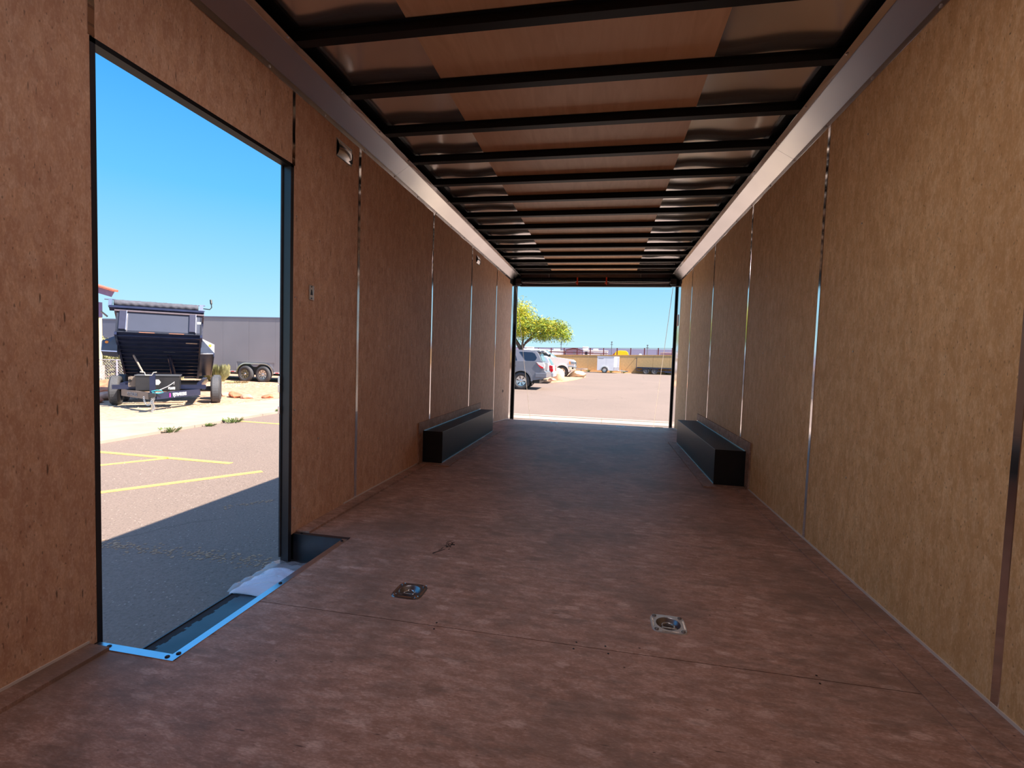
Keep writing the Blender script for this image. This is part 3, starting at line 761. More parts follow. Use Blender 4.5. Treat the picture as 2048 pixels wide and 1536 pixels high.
# gutter strip behind the ramp
gt = struct('trim_3', 'pale concrete gutter strip crossing the yard behind the rear opening', 'gutter')
for k in range(-6, 8):
    obj('gutter_slab', MB().box(k*3.05+.004, k*3.05+3.046, 11.42, 12.12, -.69, -.655).box(k*3.05+.004, k*3.05+3.046, 11.95, 12.12, -.655, -.640), CURB, gt, fn=slope)
# concrete walk along the left of the yard
sw = struct('sidewalk', 'wide pale concrete walk edging the asphalt on the left', 'sidewalk')
for k in range(-3, 18):
    y0 = 2.2+k*1.83
    slab(-9.30, -7.42, y0+.004, y0+1.826, .045, CONC, 'walk_slab', sw)
# gravel bed
gb = struct('gravel_bed', 'reddish gravel planting bed beyond the concrete walk', 'gravel')
mb = MB(); nx, ny = 60, 60; vs_ = []; fs = []
rnd = random.Random(2)
for j in range(ny+1):
    for i in range(nx+1):
        x = -30+20.7*i/nx; y = 2+28*j/ny
        hgt = .02+.05*math.exp(-((x+11)**2/3+(y-14)**2/5))+rnd.uniform(-.012, .012)
        vs_.append((x, y, -.66+.0093*y+hgt))
for j in range(ny):
    for i in range(nx): fs.append((j*(nx+1)+i, j*(nx+1)+i+1, (j+1)*(nx+1)+i+1, (j+1)*(nx+1)+i))
mb.add(vs_, fs); obj('gravel_surface', mb, GRAV, gb, True)
mb = MB()
for i in range(3400):
    y = random.uniform(9.0, 18); x = random.uniform(-14.5, -9.35) if i % 3 else random.uniform(-19, -12); r = random.uniform(.012, .045)
    z = -.645+.0093*y; a = random.random()*3
    P = [(x+r*math.cos(a+k*2.1), y+r*math.sin(a+k*2.1), z) for k in range(3)]
    mb.add(P+[(x, y, z+r*.8)], [(0, 1, 3), (1, 2, 3), (2, 0, 3)])
o = obj('pebbles', mb, mat('pebbles', (.50, .36, .29), .9, 0, .5, 9), gb); o['kind'] = 'stuff'
# pale pad under the tip trailer
obj('pale_pad', MB().prism([(-9.32, 5), (-9.32, 11.6), (-10.4, 12.3), (-12.6, 10.2), (-14.5, 7.8), (-14.5, 5)], -.66, -.632, 'z'), SAND, gb, fn=slope)
def rock(x, y, sx, sy, sz, mt, lab, grp=None, seed=0, name='rock', z=None, lo=.62, hi=.9):
    rnd = random.Random(seed); bm = bmesh.new(); bmesh.ops.create_icosphere(bm, subdivisions=3, radius=1)
    dirs = [(Vector((rnd.gauss(0, 1), rnd.gauss(0, 1), rnd.gauss(0, 1))).normalized(), rnd.uniform(lo, hi)) for _ in range(14)]
    for v in bm.verts:
        k = 1.0
        for d, c in dirs:
            dd = v.co.normalized().dot(d)
            if dd > 0: k = min(k, c/dd)
        v.co = v.co*k*(1+rnd.uniform(-.015, .015))
        v.co = Vector((v.co.x*sx, v.co.y*sy, v.co.z*sz))
    me = bpy.data.meshes.new(name); bm.to_mesh(me); bm.free(); me.materials.append(mt)
    o = bpy.data.objects.new(name, me); COL.objects.link(o)
    o.location = (x, y, (gz(y)+.02 if z is None else z)+sz*.55); o.rotation_euler = (0, 0, rnd.uniform(0, 3))
    tag(o, lab, 'rock', grp); return o
edge = [(-10.95, 12.42, .20, .13, .10, ROCK2), (-10.45, 12.25, .30, .16, .15, ROCK), (-10.02, 12.20, .22, .15, .11, ROCK2), (-9.62, 12.55, .20, .16, .10, ROCK),
        (-9.55, 13.35, .26, .18, .17, ROCK), (-9.45, 14.15, .34, .2, .13, ROCK), (-11.3, 12.75, .16, .12, .08, ROCK2)]
labs = ['pale pink rock nearest the tip trailer wheel at walk edge', 'long orange rock lying at the concrete walk edge', 'low pink rock between orange rocks at walk edge', 'small red rock at the walk edge right of the pink rock',
        'dark-shadowed angular red rock at the walk edge', 'flat orange rock beside the doorway jamb at walk edge', 'small pinkish rock behind the right tyre of tip trailer']
for i, (e, l) in enumerate(zip(edge, labs)): rock(*e, l, 'rocks edging the gravel bed', i+3)
for i, (x, y, s, mt_, l) in enumerate([(-12.35, 9.75, .22, ROCK, 'orange rock left of the tip trailer tyre'), (-12.75, 10.35, .30, ROCK2, 'pale pink rock behind the tip trailer left tyre'),
        (-13.4, 10.9, .42, ROCK, 'large red rock mound at left edge of doorway view'), (-12.1, 9.35, .16, ROCK2, 'grey-pink stone in front of the orange rock'), (-14.3, 11.9, .5, ROCK, 'red rock below the chain link fence')]):
    rock(x, y, s*1.3, s, s*.55, mt_, l, 'rocks left of tip trailer', 20+i)
rock(-9.95, 15.2, .30, .25, .20, ROCKD, 'dark brown clumped rock on gravel beside doorway jamb', None, 44)
# weeds
def tuft(x, y, r, h, n, mt, lab, grp, cat='weed', name='weed_tuft', z=None, droop=.5):
    q = MB(); z0 = gz(y)+.0 if z is None else z
    for i in range(n):
        a = random.random()*2*PI; rr_ = r*random.random()**.7; hh = h*random.uniform(.4, 1)
        bx, by = rr_*.5*math.cos(a), rr_*.5*math.sin(a); tx, ty = rr_*math.cos(a), rr_*math.sin(a); w_ = (.004+.005*random.random())*(1.3 if r > .4 else 1)
        p = (-math.sin(a)*w_, math.cos(a)*w_)
        q.add([(bx-p[0], by-p[1], 0), (bx+p[0], by+p[1], 0), (tx+p[0], ty+p[1], hh*.8), (tx-p[0], ty-p[1], hh), ], [(0, 1, 2, 3)])
    o = obj(name, q, mt, None); o.location = (x, y, z0); return tag(o, lab, cat, grp)
for x, y, r, h, l in ((-7.40, 7.15, .26, .14, 'green weed tuft at walk edge, second from left'), (-7.35, 7.95, .18, .08, 'thin dry weed tuft at walk edge between two greener ones'),
        (-7.28, 8.48, .28, .16, 'largest green weed tuft at walk edge by the yellow line'), (-7.36, 5.80, .12, .09, 'small weed at walk edge against left door jamb'), (-7.45, 10.05, .08, .16, 'tiny upright weed at walk edge, farthest right')):
    tuft(x, y, r*.75, h*.7, 70, GRASS, l, 'weeds along the walk edge')
tuft(-15.9, 17.6, .50, .8, 900, LEAFP, 'spiky grey-green bush in front of the grey enclosed trailer', None, 'bush', 'desert_bush')
tuft(-14.7, 17.3, .45, .12, 160, LEAFP, 'low flat weeds in front of the trailer wheels', None, 'weed', 'weed_patch')

# ---- wheels
def wheel(parent, c, R, W, axis, rim=RIMS, ns=6, out=-1, rr_=.60, holes=True):
    """axis 'x'/'y' is the axle; out = sign of the visible side"""
    k = W/2
    prof = [(R*rr_, -k*.9), (R*.80, -k), (R*.93, -k*.92), (R, -k*.6), (R, k*.6), (R*.93, k*.92), (R*.80, k), (R*rr_, k*.9)]
    ty = obj('tyre', MB().lathe(prof, axis, (0, 0, 0), 32, True), RUBBER, parent, True); ty.location = c
    tt = obj('tread', MB(), TREAD, ty)
    q = MB(); n = 40
    for j in range(5):
        h0 = -k*.58+j*k*.235; q.lathe([(R*.985, h0), (R*1.006, h0+.002), (R*1.006, h0+k*.19), (R*.985, h0+k*.192)], axis, (0, 0, 0), 32, True)
    bpy.data.objects.remove(tt); obj('tread', q, TREAD, ty)
    f = out*k*.80
    rm = obj('rim', MB().lathe([(R*rr_*1.02, f*1.05), (R*rr_*.95, f*1.12), (R*rr_*.90, f*.9), (R*rr_*.80, f*.55), (R*rr_*.5, f*.45), (0.005, f*.45)], axis, (0, 0, 0), 32, False, False), BLACKS if holes else rim, ty, True)
    q = MB()
    for i in range(ns):
        a = 2*PI*i/ns+.3
        def P(r, t, h):
            ca, sa = math.cos(a+t), math.sin(a+t)
            return {'x': (h, r*ca, r*sa), 'y': (r*ca, h, r*sa)}[axis]
        r0, r1 = R*rr_*.18, R*rr_*.95; t0, t1 = .50*6/ns, .36*6/ns
        q.add([P(r0, -t0, f*.8), P(r0, t0, f*.8), P(r1, t1, f*.95), P(r1, -t1, f*.95), P(r0, -t0, f*.5), P(r0, t0, f*.5), P(r1, t1, f*.6), P(r1, -t1, f*.6)],
              [(0,1,2,3),(4,5,6,7),(0,1,5,4),(1,2,6,5),(2,3,7,6),(3,0,4,7)])
    if holes:
        q.lathe([(R*rr_*1.0, f*1.0), (R*rr_*1.0, f*1.06), (R*rr_*.84, f*1.0), (R*rr_*.84, f*.9)], axis, (0, 0, 0), 32, True)
        obj('spokes', q, rim, ty)
    obj('hub_cap', MB().lathe([(R*rr_*.26, f*.5), (R*rr_*.24, f*1.0), (R*rr_*.12, f*1.1)], axis, (0, 0, 0), 16), rim, ty, True)
    return ty

# ------------------------------------------------------------------ tip (dump) trailer with raised bed
def text_mesh(s, size, mt, parent, M_, name='lettering', ext=.004):
    cu = bpy.data.curves.new(name, 'FONT'); cu.body = s; cu.size = size; cu.extrude = ext; cu.align_x = 'CENTER'; cu.align_y = 'CENTER'
    cu.offset = size*.02
    o = bpy.data.objects.new(name, cu); COL.objects.link(o)
    me = bpy.data.meshes.new_from_object(o.evaluated_get(bpy.context.evaluated_depsgraph_get()))
    COL.objects.unlink(o); bpy.data.objects.remove(o)
    me.materials.clear(); me.materials.append(mt); me.transform(M_)
    o = bpy.data.objects.new(name, me); COL.objects.link(o); o.parent = parent; return o
GD = gz(10.33)+.03
dp = thing('dump_trailer', 'dark navy tipping trailer with raised bed and rolled tarp on pale gravel', 'trailer', (-10.78, 10.33, GD), math.atan2(.65, .76))
A = lambda s, a, z: (s-.05, -a, z)     # s = right as seen, a = towards the viewer
for s, o_ in ((-1.0, -1), (1.05, 1)):
    for a in (0, -.88): wheel(dp, (s, -a, .35), .35, .22, 'x', RIMS, 6, o_)
# frame rails + A tongue
for s in (-.78, .72): obj('frame_rail', MB().box(s-.05, s+.05, -.62, 2.2, .42, .56), NAVYB, dp)
obj('front_crossbeam', MB().box(-.97, .86, -.66, -.58, .42, .52), NAVYB, dp)
for a in (.1, -.6, -1.4): obj('crossmember', MB().box(-.75, .7, -a-.03, -a+.03, .44, .52), BLACK, dp)
obj('axle', MB().tube([(-.95, 0, .35), (.95, 0, .35)], .04, 10).tube([(-.95, .88, .35), (.95, .88, .35)], .04, 10), BLACK, dp)
tl = obj('tongue_rail', MB().beam((-.78, -.6, .34), (-.13, -1.75, .34), .06, .15), mat('taupe_steel', (.16, .13, .12), .4, 0, .05), dp)
tr_ = obj('tongue_rail', MB().beam((.72, -.6, .34), (-.03, -1.75, .34), .06, .15), NAVYB, dp)
def along(p0, p1, u, off, z):
    a = Vector((*p0, 0)); b = Vector((*p1, 0)); t = (b-a).normalized(); n_ = Vector((t.y, -t.x, 0))
    if n_.y > 0: n_ = -n_
    X = Vector((-t.x, -t.y, 0)) if t.x < 0 else t
    M_ = Matrix.Identity(4)
    Z = Vector((0, 0, 1)); M_.col[0][:3] = X; M_.col[1][:3] = Z; M_.col[2][:3] = X.cross(Z)
    M_.translation = a.lerp(b, u)+n_*off+Vector((0, 0, z)); return M_
M_ = along((-.03, -1.75), (.72, -.6), .47, .034, .335)
text_mesh('PJTRAILERS', .105, LETW, dp, M_ @ Matrix.Translation((.03, 0, 0)) @ Matrix.Scale(.82, 4, (1, 0, 0)))
o = obj('lettering_bar', MB().box(-.29, -.255, -.045, .045, 0, .004), MAG, dp); o.data.transform(M_)
M_ = along((-.78, -.6), (-.13, -1.75), .42, .034, .335)
text_mesh('PJTRAILERS', .10, LETG, dp, M_)
# coupler, jack, chains
obj('coupler', MB().box(-.13, -.01, -2.02, -1.72, .33, .42), BLACKS, dp, bev=.015)
obj('jack_post', MB().box(-.13, -.03, -1.80, -1.70, .30, .83), NAVYB, dp)
obj('jack_leg', MB().tube([(-.08, -1.76, .30), (-.08, -1.76, .02)], .028, 10), ZINC, dp)
obj('jack_foot', MB().box(-.16, 0, -1.84, -1.68, -.03, -.015), ZINC, dp)
obj('jack_crank', MB().tube([(-.30, -1.76, .87), (-.22, -1.76, .86), (-.20, -1.80, .80), (-.09, -1.80, .80), (-.06, -1.80, .86), (.0, -1.80, .87)], .012, 8), mat('pale_crank', (.42, .42, .40), .4, .2), dp)
ch = MB()
for i in range(15):
    z = .36-i*.026; cx = -.06+.02*math.sin(i*.8); 
    ch.tube([(cx+.013*math.cos(t_), -1.86+(.010 if i % 2 else 0), z+.018*math.sin(t_)) for t_ in [k*PI/4 for k in range(9)]], .005, 5)
for i in range(14):
    t1 = PI+PI*i/13; cx = -.15+.07*math.cos(t1); z = .33+.17*math.sin(t1)
    ch.tube([(cx+.014*math.cos(t_), -1.88, z+.014*math.sin(t_)) for t_ in [k*PI/4 for k in range(9)]], .005, 5)
obj('safety_chain', ch, CHROME, dp)
obj('breakaway_cord', MB().tube([(-.09, -1.83, .45), (.0, -1.84, .475), (.08, -1.80, .47), (.11, -1.75, .42), (.02, -1.80, .405), (-.08, -1.84, .42)], .010, 6), HYDR, dp)
obj('breakaway_cord', MB().tube([(.02, -1.60, .46), (.14, -1.36, .52), (.22, -1.22, .58), (.26, -1.17, .62), (.25, -1.17, .56)], .010, 6), mat('grey_cable', (.3, .3, .32), .5), dp)
tb = obj('tool_box', MB().box(-.47, .35, -1.12, -.68, .42, .76), BLACKS, dp, bev=.008)
obj('tool_box_lid', MB().box(-.49, .37, -1.14, -.66, .755, .775), mat('grey_lid', (.09, .10, .12), .4), tb)
sk = obj('warning_sticker', MB().prism([(-.12, .55), (-.12, .67), (-.04, .67), (.0, .61), (-.04, .55)], -1.126, -1.121, 'y'), WHITE2, tb)
obj('warning_sticker', MB().box(.14, .27, -1.126, -1.121, .44, .50), WHITE2, tb)
obj('junction_box', MB().box(-.62, -.47, -1.00, -.9, .50, .72), mat('taupe_box', (.20, .16, .13), .5), dp, bev=.006)
obj('brake_light', MB().lathe([(.03, -1.02), (.03, -1.0)], 'y', (-.585, 0, .64), 12), BLACK, dp)
# raised bed: local frame hinged at the rear
hinge = Vector((-.05, 2.0, .60)); tilt = math.radians(23.6)
cb, sb = math.cos(tilt), math.sin(tilt)
def bedp(c):   # x across, y back from front (0 at front .. 2.85 rear), z up from bed floor
    f = 2.85-c.y
    return Vector((c.x+hinge.x-.075*c.y, hinge.y-f*cb+c.z*sb, hinge.z+f*sb+c.z*cb))
bed = obj('bed', MB().box(-.86, .82, 0, 2.85, 0, .05).box(-.86, -.82, 0, 2.85, 0, .52).box(.78, .82, 0, 2.85, 0, .52).box(-.86, .82, 0, .04, 0, .56), mat('bed_paint', (.050, .060, .095), .32, 0, .06, 3, 0), dp, fn=bedp)
obj('underbody', MB().box(-.855, .815, .02, 2.8, -.006, -.001), NAVYB, bed, fn=bedp)
for i in range(11): obj('crossmember', MB().box(-.84, .80, .10+i*.26, .14+i*.26, -.055, -.006), NAVYB, bed, fn=bedp)
for s in (-.86, .80): obj('bed_rail', MB().box(s-.012, s+.032, .0, 2.82, -.07, .01), NAVYB, bed, fn=bedp)
for s in (-.80, .56): obj('front_stake', MB().box(s, s+.12, -.05, .0, .06, .53), mat('stake_paint', (.030, .034, .07), .35), bed, fn=bedp)
for s in (-.675, .685): obj('stake_highlight', MB().box(s, s+.015, -.052, -.002, .04, .54), ALU, bed, fn=bedp)
obj('top_rail', MB().box(-.90, .86, -.04, .05, .52, .57).box(-.90, -.83, 0, 2.85, .50, .56).box(.79, .86, 0, 2.85, .50, .56), mat('rail_paint', (.10, .08, .10), .4), bed, fn=bedp)
for s in (-.42, .16): obj('rust_mark', MB().box(s, s+.30, -.003, -.001, .0, .016), mat('rust_mark', (.30, .13, .08), .8), bed, fn=bedp)
obj('pale_bracket', MB().box(.50, .74, .35, .37, -.075, -.057), mat('pale_bracket', (.42, .30, .22), .5), bed, fn=bedp)
lw = obj('white_label', MB().box(.72, .80, -.004, -.001, .30, .36), WHITE2, bed, fn=bedp)
for i in range(5):
    for s in (-.88, .82): obj('side_stake', MB().box(s, s+.03, .3+i*.55, .38+i*.55, .0, .50), NAVYB, bed, fn=bedp)
# tarp roller
rl = MB(); n = 60; vs_ = []; fs = []
for i in range(n+1):
    x = -.92+1.66*i/n
    for k in range(16):
        th = 2*PI*k/16; r = .080+.003*math.sin(x*23+th*3)+.003*math.sin(x*61+th*5)+(.014 if PI < th < 1.9*PI else 0)*(.5+.5*math.sin(x*41-th*2))
        vs_.append((x, -.02+r*math.cos(th), .735+r*.95*math.sin(th)))
for i in range(n):
    for k in range(16): fs.append((i*16+k, i*16+(k+1) % 16, (i+1)*16+(k+1) % 16, (i+1)*16+k))
fs.append(tuple(range(16))); fs.append(tuple(n*16+k for k in range(16)))
rl.add(vs_, fs); tp = obj('tarp_roll', rl, TARP, bed, True, fn=bedp)
obj('tarp_housing', MB().box(-1.0, .86, -.08, .10, .585, .64), NAVYB, bed, fn=bedp)
obj('tarp_end_bracket', MB().box(-1.02, -.95, -.05, .05, .64, .80).box(-1.10, -.90, -.03, 0, .81, .83), mat('bracket_blue', (.10, .14, .24), .4), tp, fn=bedp)
obj('tarp_end_bracket', MB().box(.76, .84, -.05, .05, .62, .80).box(.74, .88, -.03, .0, .81, .83).box(.74, .88, -.03, 0, .66, .675), CHROME, tp, fn=bedp)
obj('tarp_crank', MB().tube([(.84, -.02, .73), (.98, -.02, .72), (1.02, -.02, .78), (1.01, -.02, .88)], .012, 8).tube([(1.01, -.02, .88), (1.0, -.02, .99)], .026, 8), BLACK, tp, fn=bedp)
obj('tarp_arm_end', MB().beam((-1.14, 0, .50), (-1.02, 0, .38), .035, .03), BLACKS, bed, fn=bedp)
# fenders on the bed sides
for s, g in ((-.86, -1), (.82, 1)):
    x1 = s+g*.30
    X = (min(s, x1), max(s, x1))
    yr = 2.3 if g > 0 else 1.05
    fd = obj('fender', MB().add([(s, .52, .16), (x1, .62, .04), (x1, .62, -.20), (s, .62, -.20), (s, yr, .16), (x1, yr-.1, .10), (x1, yr-.1, -.20), (s, yr, -.20)],
             [(0,1,2,3),(4,5,6,7),(0,1,5,4),(1,2,6,5),(3,0,4,7),(2,3,7,6)]), mat('fender_paint', (.06, .075, .12), .3), bed, fn=bedp)
    if g > 0: obj('fender_apron', MB().box(x1-.02, x1, .62, 2.3, -.30, -.18), NAVYB, fd, fn=bedp)
    obj('marker_lamp', MB().lathe([(.034, -.02), (.030, .0)], 'y', (s+g*.20, .595, -.01), 14), AMBER, fd, fn=bedp)
    obj('fender_brace', MB().beam((s, .65, -.22), (x1, .64, -.21), .03, .03), ALU, fd, fn=bedp)
obj('tilt_prop', MB().beam((-.66, .0, 1.20), (-.42, -.45, .80), .03, .03), mat('pale_prop', (.35, .27, .22), .5), dp)
obj('lift_cylinder', MB().tube([(.05, 1.35, .50), (.0, .65, 1.20)], .055, 12).tube([(.0, .65, 1.2), (-.02, .45, 1.42)], .035, 10), NAVYB, dp)
obj('cylinder_bracket', MB().box(-.10, .14, .38, .5, 1.30, 1.40), ZINC, dp)

# ------------------------------------------------------------------ grey enclosed trailers
def box_trailer(name, lab, x0, x1, y, h, mt, wheels, grp=None):
    g0 = gz(y)
    t = thing(name, lab, 'trailer', ((x0+x1)/2, y, g0)); L = x1-x0
    n = int(L/1.22)
    xs = [-L/2+L*i/n for i in range(n+1)]
    ar = [(w_[0]-(x0+x1)/2) for w_ in wheels]
    lo, hi = (min(ar)-.48, max(ar)+.48) if ar else (9e9, 9e9)
    obj('body', MB().box(-L/2, L/2, .02, 2.55, .46, h-.02), mt, t)
    for a, b in zip(xs[:-1], xs[1:]):
        if ar and b > lo and a < hi:
            q = MB()
            if a < lo: q.box(a+.004, lo, 0, .018, .46, h-.06)
            if b > hi: q.box(hi, b-.004, 0, .018, .46, h-.06)
            q.box(max(a+.004, lo), min(b-.004, hi), 0, .018, .86, h-.06)
            obj('side_panel', q, mt, t)
        else: obj('side_panel', MB().box(a+.001, b-.001, 0, .018, .46, h-.06), mt, t)
    obj('roof_edge', MB().box(-L/2, L/2, -.02, 2.57, h-.06, h), GREYB if mt is GREYT else mt, t, bev=.01)
    br = obj('bottom_rail', MB().box(-L/2, lo if ar else L/2, -.012, .05, .40, .46).box(*((hi, L/2) if ar else (-L/2, -L/2+.01)), -.012, .05, .40, .46), WHITE2, t)
    k = -L/2+.1
    while k < L/2-.2:
        if not (ar and lo-.1 < k < hi): obj('reflector_dash', MB().box(k, k+.16, -.016, -.011, .415, .445), REDL, br)
        k += .36
    if ar:
        c = (lo+hi)/2; rO, rI = .47, .42; pts = []
        def arch(r, top):
            p = []
            for i in range(13):
                a = PI-PI/2*i/12; p.append((ar[0]+r*math.cos(a), .36+r*math.sin(a)))
            for i in range(13):
                a = PI/2-PI/2*i/12; p.append((ar[1]+r*math.cos(a), .36+r*math.sin(a)))
            return p
        o1, i1 = arch(rO, 0), arch(rI, 0)
        q = MB()
        for i in range(len(o1)-1):
            q.add([(o1[i][0], -.05, o1[i][1]), (o1[i+1][0], -.05, o1[i+1][1]), (i1[i+1][0], -.05, i1[i+1][1]), (i1[i][0], -.05, i1[i][1]),
                   (o1[i][0], .05, o1[i][1]), (o1[i+1][0], .05, o1[i+1][1]), (i1[i+1][0], .05, i1[i+1][1]), (i1[i][0], .05, i1[i][1])],
                  [(0,1,2,3),(4,5,6,7),(0,1,5,4),(2,3,7,6)])
        obj('fender_trim', q, ALU, t)
        obj('wheel_well', MB().prism([(p[0], p[1]) for p in i1], .019, .022, 'y'), BLACK, t)
        m_ = (ar[0]+ar[1])/2
        obj('fender_infill', MB().prism([(m_-.26, .80), (m_+.26, .80), (m_+.16, .72), (m_+.07, .66), (m_-.07, .66), (m_-.16, .72)], -.03, .018, 'y'), GREYT, t)
        for a in ar: wheel(t, (a, -.02, .345), .345, .22, 'y', RIMS, 8, -1)
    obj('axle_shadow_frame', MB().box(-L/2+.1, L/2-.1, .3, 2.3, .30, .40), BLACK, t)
    for sx in (-L/2+.5, L/2-.5): obj('stabiliser_leg', MB().box(sx-.04, sx+.04, .6, .68, 0, .32), BLACK, t)
    return t
box_trailer('enclosed_trailer', 'long grey enclosed trailer with tandem wheels behind the gravel bed', -18.9, -11.2, 18.42, 2.80, GREYT, [(-15.16, 0), (-14.30, 0)])
box_trailer('enclosed_trailer', 'slate grey trailer body above the hedge, left of the tip trailer', -28.0, -19.3, 18.6, 2.62, GREYB, [])

# ------------------------------------------------------------------ porch corner of a building, hedge, chain link fence
bd = thing('building', 'corner of a building with red tile eave and cream post', 'building', (-16.6, 13.3, gz(13.3)))
obj('post', MB().box(-.48, -.04, -.2, .2, .75, 2.36), CREAM, bd)
obj('post_cap', MB().box(-.49, -.03, -.21, .21, 2.36, 2.86), LILAC, bd)
obj('stone_base', MB().box(-.52, .0, -.24, .24, 0, .75), mat('stone_base', (.45, .38, .34), .9, 0, .25, 12, .5), bd)
A_, B_, D_ = Vector((.60, .10, 3.20)), Vector((-3.2, -.62, 4.22)), Vector((-.75, .62, .12))
q = MB()
for off, nm in ((0, ''),): q.add([A_+Vector((-.12, 0, -.17)), B_+Vector((0, 0, -.2)), B_+D_+Vector((0, 0, -.2)), A_+D_+Vector((-.12, 0, -.17)), A_, B_, B_+D_, A_+D_], [(0,3,2,1),(4,5,6,7),(0,1,5,4),(1,2,6,5),(2,3,7,6),(3,0,4,7)])
obj('eave_fascia', q, LILAC, bd)
for i in range(5):
    o_ = D_*(i/5); obj('roof_tile_row', MB().beam(A_+o_+Vector((.03, 0, .03)), B_+o_+Vector((0, 0, .03)), .24, .05), TILE, bd)
# fence
fn_ = thing('chain_link_fence', 'galvanised chain link fence in front of the hedge', 'fence', (-15.75, 12.35, gz(12.4)+.03), .19)
q = MB(); L, Hh, st = 2.3, .95, .085
k = -Hh
while k < L:
    for sg in (1, -1):
        a0 = max(0, k); b0 = min(L, k+Hh)
        za, zb = (a0-k, b0-k)
        if sg < 0: za, zb = Hh-za, Hh-zb
        q.beam((a0, 0, za), (b0, 0, zb), .006, .006)
    k += st
o = obj('wire_mesh', q, CHAIN, fn_); o['kind'] = 'stuff'
for x in (.06, .88, 2.2): obj('fence_post', MB().tube([(x, 0, -.05), (x, 0, .98)], .025, 8), CHAIN, fn_)
obj('top_rail', MB().tube([(0, 0, .96), (2.3, 0, .96)], .014, 8), CHAIN, fn_)
def foliage(name, parent, mt, blobs, n, size, seed=1, aspect=1.6, hollow=.35):
    rnd = random.Random(seed); q = MB()
    tot = sum(b[3]*b[4]*b[5] for b in blobs)
    for b in blobs:
        for i in range(int(n*b[3]*b[4]*b[5]/tot)):
            while 1:
                v = Vector((rnd.uniform(-1, 1), rnd.uniform(-1, 1), rnd.uniform(-1, 1)))
                if hollow < v.length < 1: break
            c = Vector((b[0]+v.x*b[3], b[1]+v.y*b[4], b[2]+v.z*b[5]))
            t = Vector((rnd.gauss(0, 1), rnd.gauss(0, 1), rnd.gauss(-.4, 1))).normalized(); s_ = t.orthogonal().normalized()
            sz = size*rnd.uniform(.6, 1.3)
            q.add([c-t*sz*aspect, c+s_*sz*.5, c+t*sz*aspect, c-s_*sz*.5], [(0, 1, 2, 3)])
    return obj(name, q, mt, parent)
hg = thing('hedge', 'olive green hedge behind the chain link fence', 'hedge', (-17.4, 14.1, gz(14.1)), .19)
foliage('foliage', hg, LEAFP, [(i*.6, 0, .85, .55, .4, .92) for i in range(5)], 11000, .03, 5, hollow=.1)
for i in range(5): obj('stem', MB().tube([(i*.6, 0, 0), (i*.6+.03, .02, .9)], .03, 6), BARK, hg)
ug = thing('shrub', 'low green undergrowth at the foot of the fence', 'shrub', (-16.1, 12.85, gz(12.9)), .19)
foliage('foliage', ug, GRASS, [(i*.4, 0, .12, .3, .15, .28) for i in range(6)], 1800, .025, 6)
obj('stem', MB().tube([(0, 0, 0), (0, 0, .2)], .015, 5), BARK, ug)

# ------------------------------------------------------------------ SUV seen from the side/rear
def car(name, lab, loc, rz, paint, prof_low, prof_top, windows, z_belt, width, wheels_x, R, cat='car', holes=True):
    t = thing(name, lab, cat, loc, rz)
    def tum(c):
        k = max(0, c.z-z_belt)*.28; y = c.y
        y = y+k if y < width/2 else y-k
        return Vector((c.x, y, c.z))
    bx, by_ = prof_low[-2], prof_low[-1]; arcs = []
    for x in sorted(wheels_x):
        ra = R*1.17; zb = bx[1]+(by_[1]-bx[1])*(x-bx[0])/(by_[0]-bx[0]); a0 = math.asin(max(-1, min(1, (zb-R)/ra)))
        arcs += [(x+ra*math.cos(a), R+ra*math.sin(a)) for a in [PI-a0-(PI-2*a0)*i/14 for i in range(15)]]
    obj('body', MB().prism(prof_low[:-1]+arcs+[by_], .02, width-.02, 'y'), paint, t, bev=.012)
    obj('wheel_liner', MB().prism([(min(wheels_x)-R*1.2, R*.8), (max(wheels_x)+R*1.2, R*.8), (max(wheels_x)+R*1.2, R*2.15), (min(wheels_x)-R*1.2, R*2.15)], .29, width-.29, 'y'), BLACK, t)
    obj('cabin', MB().prism(prof_top, .03, width-.03, 'y'), paint, t, bev=.025, fn=tum)
    for wn in windows:
        obj('side_window', MB().prism(wn, .018, .035, 'y'), GLASSD, t, fn=tum)
        obj('side_window', MB().prism(wn, width-.035, width-.018, 'y'), GLASSD, t, fn=tum)
    for x in wheels_x:
        for y, o_ in ((.13, -1), (width-.13, 1)): wheel(t, (x, y, R), R, .24, 'y', RIMS, 6, o_, .62)
        q = MB(); n = 14
        for i in range(n):
            a, b = PI*i/n, PI*(i+1)/n; r0, r1 = R*1.16, R*1.36
            P = [(x+r0*math.cos(a), R+r0*math.sin(a)), (x+r1*math.cos(a), R+r1*math.sin(a)), (x+r1*math.cos(b), R+r1*math.sin(b)), (x+r0*math.cos(b), R+r0*math.sin(b))]
            for yy_ in (0, width): q.prism(P, yy_-.018, yy_+.03, 'y')
        obj('wheel_arch', q, paint, t)
    return t
gs = gz(20.97)
low = [(1.02, .50), (1.08, .60), (1.09, .80), (1.0, .84), (.98, 1.20), (.90, 1.27), (-2.35, 1.22), (-3.55, 1.10), (-3.72, .95), (-3.74, .55), (-3.6, .42), (.5, .42)]
top = [(.90, 1.20), (.86, 1.30), (.72, 1.62), (.60, 1.71), (.30, 1.75), (-1.5, 1.75), (-1.72, 1.70), (-2.45, 1.20)]
wins = [[(-.12, 1.66), (.45, 1.65), (.56, 1.60), (.67, 1.42), (.62, 1.31), (.52, 1.28), (.22, 1.28), (.14, 1.33)],
        [(-1.02, 1.65), (-.42, 1.66), (-.28, 1.50), (-.20, 1.28), (-.98, 1.27)], [(-1.68, 1.62), (-1.10, 1.65), (-1.07, 1.27), (-2.15, 1.24)]]
suv = car('suv', 'grey sport utility vehicle seen from its rear side, left of rear opening', (-3.56, 20.97, gs), 0, SUVG, low, top, wins, 1.22, 1.86, (0, -2.79), .385)
